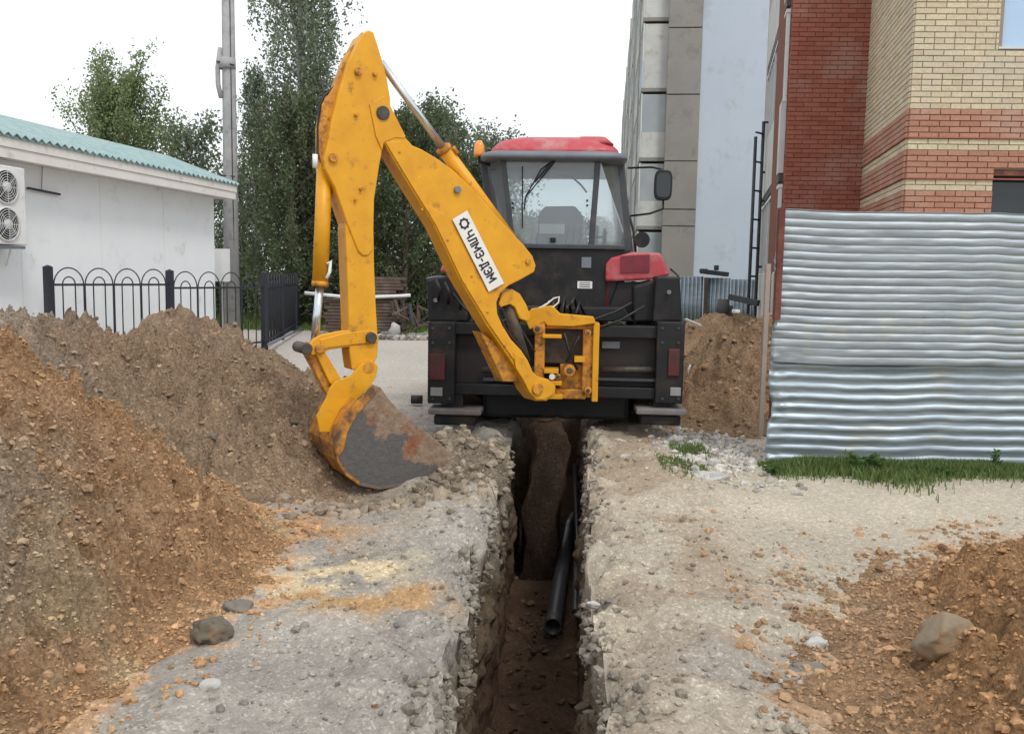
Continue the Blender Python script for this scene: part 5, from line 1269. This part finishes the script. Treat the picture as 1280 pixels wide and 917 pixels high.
# backhoe carriage: side boxes, two slide rails, recess plate, tail lamps, stabiliser legs and feet
mb = MB(); rect(mb, 535, 478, 853, 500, 0, .22); mb.build('lower_slide_rail', M['black'], TR, .012)
mb = MB(); rect(mb, 535, 402, 853, 424, 0, .2); mb.build('upper_slide_rail', M['black'], TR, .012)
mb = MB(); rect(mb, 566, 408, 826, 494, .12, .06); mb.build('recess_plate', M['recess'], TR)
mb = MB(); rect(mb, 604, 472, 700, 478, .0, .1); rect(mb, 745, 472, 822, 477, .0, .1); mb.build('rail_lip', M['cab_grey'], TR)
for x0, x1 in ((535, 568), (822, 853)):
    mb = MB(); rect(mb, x0, 402, x1, 505, -.06, .3); mb.build('leg_housing', M['black'], TR, .012)
for x0, x1, ya, yb in ((537, 556, 442, 475), (836, 849, 436, 470)):
    mb = MB(); rect(mb, x0, ya, x1, yb, -.085, .03); mb.build('tail_lamp', M['maroon'], TR, .006)
for x0, x1 in ((538, 553), (838, 851)):
    mb = MB(); rect(mb, x0, 484, x1, 495, -.075, .02); mb.build('reflector', M['reflector'], TR, .006)
for x0, x1 in ((536, 602), (795, 858)):
    a, b = T(x0, 505, -.05), T(x1, 505, -.05); zf = T(x0, 508, -.05).z
    mb = MB().box(((a.x + b.x) / 2, .06, T(x0, 513, -.05).z), (b.x - a.x, .34, .06)); mb.build('stabiliser_foot', M['footpad'], TR, .015)
    cxm = (a.x + b.x) / 2; MB().box((cxm, .08, T(x0, 500, -.05).z), (.14, .14, .16)).build('stabiliser_leg', M['black'], TR)
    MB().box((cxm, .08, T(x0, 522, -.05).z - .02), (b.x - a.x - .1, .26, .1)).build('stabiliser_base', M['black'], TR, .02)
for cx_, n_ in ((541, 0), (562, 0), (828, 0), (848, 0)):
    for py_ in (410, 428, 498):
        p = T(cx_, py_, -.06); MB().tube([p, p + Vector((0, -.016, 0))], .014, 8).build('bolt', M['cab_grey'], TR)
for pts in (((700, 396), (716, 404), (740, 400), (768, 390), (790, 378)), ((704, 398), (724, 410), (752, 408), (776, 400), (806, 382)), ((640, 398), (616, 404), (596, 398), (580, 384), (566, 366))):
    MB().tube([T(x, y, -.05 + .02 * k) for k, (x, y) in enumerate(pts)], .013, 6).build('hydraulic_hose', M['hose'], TR)
for x0, y0, x1 in ((602, 462, 690), (752, 462, 820)):
    MB().tube([T(x0, y0, .04), T(x1, y0, .04)], .035, 12).build('slide_cylinder', M['greasy'], TR)
    MB().tube([T(x0, y0, .04), T(x0 + 28, y0, .04)], .022, 10).build('slide_rod', M['chrome'], TR)
for k, x in enumerate((708, 716, 724)):
    p = T(x, 392, 1.0 - k * .05); MB().tube([T(x, 306, 1.0), T(x + 2, 284, 1.05)], .009, 6).build('control_lever', M['black'], TR)
# upper side blocks (tanks, brackets) in front of the tyres
for pts, y0_, y1_ in (([(820, 345), (850, 346), (853, 402), (816, 402)], .1, .45), ([(792, 358), (820, 350), (820, 402), (792, 402)], .22, .5), ([(533, 350), (560, 344), (580, 356), (585, 402), (535, 402)], .1, .45)):
    MB().prism(poly(pts, y0_), lfn, y0_, y1_).build('side_tank', M['black'], TR, .02)
for px_, py_ in ((836, 365), (545, 375)):
    p = T(px_, py_, .08); MB().tube([p, p + Vector((0, -.03, 0))], .022, 10).build('bolt', M['trim_grey'], TR)
MB().prism(poly([(600, 384), (780, 384), (792, 402), (590, 402)], .1), lfn, .1, .5).build('carriage_top', M['black'], TR, .015)
MB().box(T(664, 392, .3) + Vector((0, 0, .0)), (.5, .3, .16)).build('valve_block', M['cab_grey'], TR, .02)
for x0, x1 in ((758, 823), (560, 625)):
    mb = MB(); rect(mb, x0, 352, x1, 402, .62, .03); mb.build('mud_guard_plate', M['recess'], TR)
mb = MB(); rect(mb, 752, 426, 775, 436, .08, .06); mb.build('valve_tube', M['trim_grey'], TR, .01)
for k, (x, y) in enumerate(((575, 372), (560, 365), (548, 360))):
    p = T(x, y, .06); MB().tube([p + Vector((0, 0, -.12)), p + Vector((.02, -.05, 0)), p + Vector((-.03, -.02, .1))], .016, 6).build('hydraulic_hose', M['hose'], TR)
MB().tube([T(533, 348, .2), T(545, 346, .3), T(556, 346, .5)], .012, 5).build('fender_strip', M['trim_grey'], TR)
MB().tube([T(838, 336, .4), T(845, 342, .3), T(850, 348, .2)], .01, 5).build('cable', M['hose'], TR)
# underside mass
MB().box((0, .85, .46), (1.5, 1.1, .62)).build('belly_frame', M['black'], TR, .04)

# ------------------------------------------------------------------ the yellow backhoe arm (parts of the tractor)
O = at(674, 485, 8.1)
bu = Vector((-.865, -.502, 0)).normalized(); bn = Vector((.502, -.865, 0)).normalized()
def B(px, py, w=.11):
    P = at_pl(px, py, O + bn * w, bn) - O; return (P.dot(bu), P.z)
def bf(a, b, w): return TL(O + bu * a + bn * w + Vector((0, 0, b)))
def bpoly(pts, w=.11): return [B(x, y, w) for x, y in pts]
def plate(name, pts, w0, w1, mat, wt=None, bevel=.008, parent=None):
    return MB().prism(bpoly(pts, w1 if wt is None else wt), bf, w0, w1).build(name, mat, parent or TR, bevel)
def bpt(px, py, w): s, z = B(px, py, w); return bf(s, z, w)
def pin(name, px, py, w0, w1, r, mat, parent=None):
    s, z = B(px, py, w1); return MB().tube([bf(s, z, w0), bf(s, z, w1)], r, 14).build(name, mat, parent or TR, .004)
BW = .12
boom_pts = [(478, 176), (470, 152), (474, 138), (482, 131), (489, 134), (497, 150), (507, 172), (516, 182), (528, 187), (548, 199), (566, 212), (586, 231), (604, 250), (621, 270), (640, 290), (655, 306), (666, 320), (670, 332), (668, 340), (650, 350), (636, 357), (626, 366), (621, 378), (622, 392), (628, 406), (639, 424), (652, 438), (660, 450), (666, 464), (672, 470), (686, 474), (695, 483), (694, 494), (683, 501), (669, 501), (660, 490), (652, 474), (643, 458), (625, 431), (609, 408), (574, 349), (543, 283), (500, 214)]
boom = plate('boom', boom_pts, -.08, BW, M['yellow'], BW, .01)
# raised reinforcing plates on the boom side
plate('boom_side_plate', [(482, 178), (500, 176), (512, 193), (519, 207), (523, 221), (528, 219), (533, 231), (536, 242), (533, 256), (543, 261), (556, 268), (566, 285), (580, 312), (600, 352), (612, 372), (618, 388), (620, 398), (634, 420), (650, 442), (655, 456), (644, 452), (627, 428), (611, 405), (577, 349), (546, 283), (503, 213)], BW - .002, BW + .014, M['yellow'], BW + .014, .005)
plate('boom_root_plate', [(642, 440), (655, 447), (664, 462), (672, 474), (684, 476), (692, 484), (691, 493), (681, 499), (670, 499), (662, 490), (655, 476), (645, 460)], BW + .0, BW + .02, M['yellow'], BW + .02, .004)
plate('boom_gusset', [(600, 414), (628, 434), (652, 474), (652, 477), (629, 477)], -.1, .06, M['yellow_worn'], .06, .01)
# decal with lettering
dA, dB, dC, dD = B(565.5, 274, BW + .016), B(584, 263, BW + .016), B(630, 354, BW + .016), B(611, 364.5, BW + .016)
dec = MB().prism([dA, dB, dC, dD], bf, BW + .0145, BW + .018).build('decal', M['decal'], TR)
ex = (Vector((dD[0] - dA[0], dD[1] - dA[1], 0))); Ld = ex.length; ex.normalize(); ey = Vector((dB[0] - dA[0], dB[1] - dA[1], 0)); Hd = ey.length
ey = (ey - ex * ey.dot(ex)).normalized()
GLY = {'Ч': [[(0, 1), (0, .5), (.15, .4), (1, .4)], [(1, 1), (1, 0)]], 'Л': [[(0, 0), (.22, .1), (.35, 1), (1, 1), (1, 0)]], 'М': [[(0, 0), (0, 1), (.5, .35), (1, 1), (1, 0)]],
       'З': [[(0, .85), (.2, 1), (.8, 1), (1, .85), (1, .65), (.8, .52), (.35, .52)], [(.8, .52), (1, .4), (1, .15), (.8, 0), (.2, 0), (0, .15)]], '-': [[(.1, .45), (.9, .45)]],
       'Д': [[(0, -.2), (0, 0), (1, 0), (1, -.2)], [(.15, 0), (.32, 1), (.85, 1), (.85, 0)]], 'Э': [[(0, .85), (.2, 1), (.75, 1), (1, .8), (1, .2), (.75, 0), (.2, 0), (0, .15)], [(.35, .5), (1, .5)]]}
wd_ = {'-': .45, 'М': 1.1}; word = 'ЧЛМЗ-ДЭМ'; total = sum(wd_.get(c, .85) + .42 for c in word)
sX = Ld * .7 / total; hL = Hd * .46; org = Vector((dA[0], dA[1], 0)) + ex * Ld * .235 + ey * Hd * .27
let = MB(); cur = 0; lay = 0; th_ = hL * .2
for c in word:
    w_ = wd_.get(c, .85)
    for pl in GLY[c]:
        P = [org + ex * (cur + x * w_) * sX + ey * y * hL for x, y in pl]
        for p_, q_ in zip(P[:-1], P[1:]):
            d_ = (q_ - p_).normalized(); n_ = Vector((-d_.y, d_.x, 0)) * th_ / 2; p2, q2 = p_ - d_ * th_ * .4, q_ + d_ * th_ * .4; lay += 1
            let.add([bf(v.x, v.y, BW + .0195 + lay * .00004) for v in (p2 + n_, q2 + n_, q2 - n_, p2 - n_)], [(0, 1, 2, 3)])
    cur += w_ + .42
let.build('lettering', M['ink'], TR)
lc = Vector((dA[0], dA[1], 0)) + ex * Ld * .12 + ey * Hd * .5; mb = MB(); ro, ri = Hd * .3, Hd * .17
P = []
for k in range(16):
    a = 2 * math.pi * k / 16; rr = ro * (1.12 if k % 2 else .88); P.append((a, rr))
V_ = [bf(lc.x + ex.x * r_ * math.cos(a) + ey.x * r_ * math.sin(a), lc.y + ex.y * r_ * math.cos(a) + ey.y * r_ * math.sin(a), BW + .0195) for a, r_ in P] + \
     [bf(lc.x + ex.x * ri * math.cos(a) + ey.x * ri * math.sin(a), lc.y + ex.y * ri * math.cos(a) + ey.y * ri * math.sin(a), BW + .0195) for a, r_ in P]
mb.add(V_, [(k, (k + 1) % 16, 16 + (k + 1) % 16, 16 + k) for k in range(16)]); mb.build('gear_emblem', M['ink'], TR)
# dipper: wedge head plates around a box arm
DW = .115
plate('dipper_head', [(448, 52), (453, 42), (460, 37.5), (467, 40), (471, 52), (477, 72), (484, 98), (488, 122), (489, 150), (480, 177), (474, 210), (468, 249), (467, 295), (466, 312), (461, 319), (454, 320), (448, 314), (435, 282), (419, 235), (406, 211), (405, 200), (409, 183), (415, 150), (424, 115), (436, 76)], -DW, DW, M['yellow'], DW, .01)
plate('dipper_arm', [(432, 285), (436, 262), (467, 262), (468, 330), (470, 380), (473, 430), (472, 446), (466, 458), (452, 464), (440, 462), (437, 440), (436, 400), (434, 340)], -.1, .1, M['yellow'], .1, .01)
plate('dipper_back_plate', [(455, 39), (446, 52), (432, 72), (418, 108), (403, 130), (399, 160), (399, 190), (403, 212), (408, 205), (410, 180), (416, 150), (427, 112), (442, 62)], -.05, .05, M['yellow_worn'], .05, .006)
plate('head_stiffener', [(462, 130), (480, 120), (489, 134), (507, 170), (506, 173), (494, 172), (480, 178), (478, 188), (470, 170)], DW + .001, DW + .012, M['yellow'], DW + .012, .004)
for (x, y, r_, m_) in ((479.5, 141, .055, 'greasy'), (449, 89, .03, 'yellow_worn'), (446.5, 143, .016, 'yellow_worn'), (470, 92, .018, 'yellow_worn'), (417.5, 197, .035, 'yellow_worn'), (452, 236, .012, 'yellow_worn')):
    pin('pivot_pin', x, y, -DW - .03, DW + .03, r_, M[m_])
pin('pivot_pin', 573, 237, -BW - .02, BW + .03, .03, M['trim_grey'])
pin('pivot_pin', 673, 486, -BW - .04, BW + .045, .055, M['yellow_worn']); pin('pivot_pin', 661, 327, -BW - .01, BW + .02, .025, M['yellow_worn'])
for (x, y) in ((445, 250), (500, 190), (560, 300), (590, 345), (610, 390), (632, 432), (528, 262)):
    pin('bolt', x, y, BW, BW + .022, .011, M['yellow_worn'])
# hose curving down the back of the dipper head
MB().tube([bpt(x, y, .02) for x, y in ((444, 60), (432, 78), (419, 108), (405, 120), (399, 134), (397.5, 160), (397, 195), (394, 208))], .012, 7).build('hydraulic_hose', M['hose'], TR)
MB().tube([bpt(x, y, .05) for x, y in ((394, 193), (394, 210))], .022, 8).build('hose_coupling', M['white_plastic'], TR)
# bucket cylinder
a, b, c, e = bpt(404, 208, -.0), bpt(402, 357, 0), bpt(402, 350, 0), bpt(393, 430, 0)
a, b = bpt(406, 205, 0), bpt(400, 356, 0)
MB().tube([a, b], .062, 16).build('bucket_cylinder', M['yellow'], TR)
MB().tube([b + (a - b) * .03, b - (a - b) * .012], .066, 16).build('cylinder_gland', M['yellow_worn'], TR)
MB().tube([b, bpt(393, 431, 0)], .034, 12).build('cylinder_rod', M['chrome'], TR)
MB().tube([bpt(x, y, .06) for x, y in ((409, 330), (413, 326), (412, 340), (408, 348))], .014, 7).build('hose_coupling', M['white_plastic'], TR)
# linkage: curved link to the dipper and straight one to the bucket
for w0, w1 in ((.06, .1), (-.1, -.06)):
    o_ = plate('tipping_link', [(384, 436), (392, 424), (402, 418), (430, 413), (462, 411), (472, 416), (474, 425), (468, 431), (440, 433), (412, 437), (402, 442), (390, 444)], w0, w1, M['yellow'], w1)
plate('tipping_link', [(400, 424), (430, 416), (464, 412), (473, 418), (472, 428), (442, 431), (410, 435), (402, 438)], -.11, .11, M['yellow'], .11)
plate('bucket_link', [(381, 440), (385, 428), (396, 428), (406, 440), (418, 464), (424, 480), (418, 492), (410, 494), (404, 486), (394, 464)], -.05, .05, M['yellow_worn'], .05)
plate('bucket_link', [(394, 440), (404, 436), (414, 452), (428, 476), (421, 488), (412, 478)], .051, .085, M['yellow'], .085)
pin('link_pin', 384, 436, -.13, .13, .045, M['greasy']); pin('link_pin', 400, 436, -.13, .13, .035, M['yellow_worn']); pin('link_pin', 465, 422, -.13, .14, .045, M['greasy'])
pin('bucket_pin', 461, 459, -.15, .15, .05, M['yellow_worn']); pin('bucket_pin', 426, 488, -.13, .13, .035, M['greasy'])
# bucket
BKW = .33
side = [(466, 480), (476, 484), (484, 496), (496, 510), (520, 530), (548, 552), (572, 574), (566, 583), (542, 594), (508, 606), (474, 611), (450, 606), (432, 593), (422, 576), (419, 556), (424, 538), (434, 518), (448, 500)]
def bucketmat():
    m, nt, p, o = newmat('muddy_bucket'); tc = N(nt, 'ShaderNodeTexCoord').outputs['Object']
    P0 = bf(*B(468, 484, BKW), BKW); P1 = bf(*B(570, 570, BKW), BKW); Pc = bf(*B(440, 590, BKW), BKW)
    e_ = (P1 - P0).normalized(); g = (Pc - P0); g = (g - e_ * g.dot(e_)); Lg = g.length; g = g / Lg
    sb = N(nt, 'ShaderNodeVectorMath', operation='SUBTRACT'); sb.inputs[1].default_value = P0; nt.links.new(tc, sb.inputs[0])
    dt = N(nt, 'ShaderNodeVectorMath', operation='DOT_PRODUCT'); dt.inputs[1].default_value = g / Lg; nt.links.new(sb.outputs[0], dt.inputs[0])
    n1 = noise(nt, tc, 5, 8, .7); n2 = noise(nt, tc, 22, 6, .7); n3 = noise(nt, tc, 3, 6, .65)
    a_ = N(nt, 'ShaderNodeMath', operation='MULTIPLY_ADD'); a_.inputs[1].default_value = 1.3; nt.links.new(n1.outputs[0], a_.inputs[0]); nt.links.new(dt.outputs['Value'], a_.inputs[2])
    f = ramp(nt, a_.outputs[0], .95, 1.25)
    steel = mixc(nt, n2.outputs[0], (.075, .07, .068), (.15, .14, .135)); mud = mixc(nt, ramp(nt, n2.outputs[0], .35, .65).outputs[0], (.2, .13, .085), (.33, .24, .165))
    mud = mixc(nt, ramp(nt, n3.outputs[0], .52, .66).outputs[0], mud, (.26, .075, .025))
    nt.links.new(mixc(nt, f.outputs[0], mud, steel), p.inputs['Base Color']); p.inputs['Roughness'].default_value = .62; p.inputs['Metallic'].default_value = .15
    bumpn(nt, p, n2.outputs[0], .8, .015); return m
M['bucket_side'] = bucketmat()
bk_ = plate('bucket', side, BKW - .018, BKW, M['bucket_side'], BKW, .005)
sp = bpoly(side, BKW)
MB().prism(sp, bf, -BKW, -BKW + .018).build('bucket_side', M['bucket_steel'], bk_, .005)
back = sp[15:] + sp[:1]; 
shell_ix = [9, 10, 11, 12, 13, 14, 15, 16, 17]
sh = [sp[i] for i in [6, 7, 8] + shell_ix]
cxs = sum(p[0] for p in sp) / len(sp); cys = sum(p[1] for p in sp) / len(sp)
inn = [(p[0] + (cxs - p[0]) * .05, p[1] + (cys - p[1]) * .05) for p in sh]
out = [(p[0] - (cxs - p[0]) * .012, p[1] - (cys - p[1]) * .012) for p in sh]
def skin(name, ix, mat):
    o_ = MB(); P = [out[i] for i in ix] + [inn[i] for i in ix][::-1]; return o_.prism(P, bf, -BKW - .006, BKW + .004).build(name, mat, bk_, .003)
skin('bucket_back', list(range(5, len(sh))), M['bucket_yellow']); skin('bucket_floor', list(range(0, 6)), M['bucket_steel'])
# yellow ears joining bucket to the linkage
for w0, w1 in ((.115, .145), (-.145, -.115), (BKW + .002, BKW + .012)):
    pts = [(408, 498), (412, 486), (420, 476), (438, 470), (452, 455), (466, 450), (473, 458), (470, 472), (462, 484), (446, 500), (432, 520), (422, 540), (400, 540), (396, 520)] if w0 < BKW else [(404, 500), (424, 492), (436, 486), (468, 478), (470, 483), (450, 502), (436, 520), (427, 540), (424, 556), (412, 556), (407, 530)]
    if w0 < BKW: MB().prism(bpoly(pts, w1), bf, w0, w1).build('bucket_ear', M['yellow'], bk_, .006)
    
ys_pts = [(466, 480), (448, 500), (434, 518), (424, 538), (420, 556), (424, 574), (430, 560), (434, 540), (444, 522), (458, 504), (470, 492)]
MB().prism(bpoly(ys_pts, BKW + .004), bf, BKW + .001, BKW + .008).build('bucket_wear_strip', M['bucket_yellow'], bk_, .002)
for k in range(4):
    w = -BKW + .07 + k * .17; a = Vector(bf(*sp[6], w)); d = (Vector(bf(*sp[6], w)) - Vector(bf(*sp[4], w))).normalized()
    MB().beam(a - d * .08, a + d * .1, .06, .035, (0, 0, 1)).build('tooth', M['bucket_steel'], bk_, .006)
# dipper cylinder along the top of the boom
r0, r1, r2 = bpt(476, 78, 0), bpt(553, 184, 0), bpt(638, 300, 0)
MB().tube([r0, r1], .032, 12).build('cylinder_rod', M['chrome'], TR)
MB().tube([r1, r1.lerp(r2, .04)], .068, 16).build('cylinder_gland', M['yellow_worn'], TR)
MB().tube([r1.lerp(r2, .03), r2], .06, 16).build('dipper_cylinder', M['yellow'], TR)
MB().tube([bpt(x, y, .0) for x, y in ((560, 176), (575, 197), (600, 236), (630, 280), (652, 306))], .013, 6).build('hydraulic_hose', M['hose'], TR)
MB().tube([bpt(x, y, .05) for x, y in ((566, 184), (572, 192))], .02, 8).build('hose_coupling', M['yellow_worn'], TR)
# boom lift cylinder inside the hook of the boom
plate('cylinder_bracket', [(624, 380), (628, 366), (640, 361), (650, 367), (658, 380), (664, 396), (660, 402), (650, 398), (644, 384), (638, 380), (626, 384)], -.08, .06, M['yellow'], .06)
MB().tube([bpt(634, 378, -.02), bpt(656, 452, -.02)], .055, 14).build('boom_cylinder', M['greasy'], TR)
MB().tube([bpt(x, y, .03) for x, y in ((622, 372), (622, 392), (632, 412), (652, 436), (662, 452))], .014, 6).build('hydraulic_hose', M['hose'], TR)
MB().tube([bpt(x, y, -.04) for x, y in ((644, 386), (650, 410), (662, 430), (668, 440))], .014, 6).build('hydraulic_hose', M['hose'], TR)

# yellow swing frame (kingpost) on the carriage, facing the camera
yk = -.28
def bar(name, x0, y0, x1, y1, yl, dy, mat='yellow_worn', bev=.01):
    mb = MB(); rect(mb, x0, y0, x1, y1, yl, dy); return mb.build(name, M[mat], TR, bev)
bar('swing_post', 669, 400, 680, 478, yk - .03, .1)
bar('swing_frame_top', 680, 398, 742, 412, yk + .04, .14)
bar('swing_frame_side', 729, 410, 744, 497, yk + .04, .14)
bar('swing_frame_bottom', 694, 486, 732, 499, yk + .04, .14)
bar('swing_frame_inner', 700, 455, 730, 486, yk + .1, .1)
bar('swing_frame_inner', 680, 412, 729, 455, yk + .2, .05, 'greasy')
plate_pts = [(655, 396), (664, 386), (690, 382), (700, 392), (742, 396), (745, 404), (716, 408), (684, 407), (680, 402), (662, 412)]
MB().prism(poly(plate_pts, yk - .04), lfn, yk - .04, yk + .12).build('swing_lug', M['yellow'], TR, .008)
for (x0, y0, x1, y1) in ((678, 418, 702, 423), (680, 461, 698, 467), (680, 476, 702, 482), (680, 493, 703, 499), (718, 446, 731, 453)):
    bar('swing_lug', x0, y0, x1, y1, yk - .09, .2, 'yellow', .006)
for (x, y, r_) in ((672, 411, .045), (735, 416, .03), (735, 488, .035), (697, 471, .03), (712, 463, .055)):
    p = T(x, y, yk - .06); MB().tube([p + Vector((0, -.01, 0)), p + Vector((0, .08, 0))], r_, 16).build('swing_pin', M['yellow_worn'], TR, .006)
    MB().tube([p + Vector((0, -.02, 0)), p + Vector((0, .0, 0))], r_ * .55, 12).build('pin_head', M['greasy'], TR, .004)
bar('swing_web', 742, 404, 747, 502, yk + .0, .26, 'yellow', .006)
p = T(690, 471, yk - .1); MB().tube([p, p + Vector((.0, .14, 0))], .028, 12).build('grease_cap', M['decal'], TR)
for k in range(7):
    x = 684 + k * 6; P = [T(x, 392 - (k % 3) * 6, yk + .1), T(x + 4, 378 - (k % 2) * 7, yk + .2), T(x - 6 + k * 3, 396, yk + .4)]
    MB().tube(P, .014, 6).build('hydraulic_hose', M['hose'], TR)
MB().tube([T(x, y, yk) for x, y in ((664, 389), (676, 384), (686, 378), (692, 373), (699, 371), (698, 378), (690, 385), (678, 388))], .008, 5).build('tied_rope', M['decal'], TR)
MB().tube([T(x, y, yk - .01) for x, y in ((676, 386), (684, 380), (687, 376))], .007, 5).build('tied_rope', M['decal'], TR)
MB().tube([T(705, 416, yk - .02), T(712, 440, yk + .05), T(722, 462, yk - .03)], .014, 6).build('hydraulic_hose', M['hose'], TR)
MB().tube([T(724, 420, yk), T(716, 435, yk + .05), T(708, 452, yk)], .014, 6).build('hydraulic_hose', M['hose'], TR)
# small dark canister on the road beside the left wheel
q = at_z(521, 505, 0); cn = MB().tube([Vector((q.x - .07, q.y, .06)), Vector((q.x + .07, q.y, .06))], .055, 12).build('black_canister', M['hose']); tag(cn, 'small black round canister on the road left of the tractor wheel', 'canister')
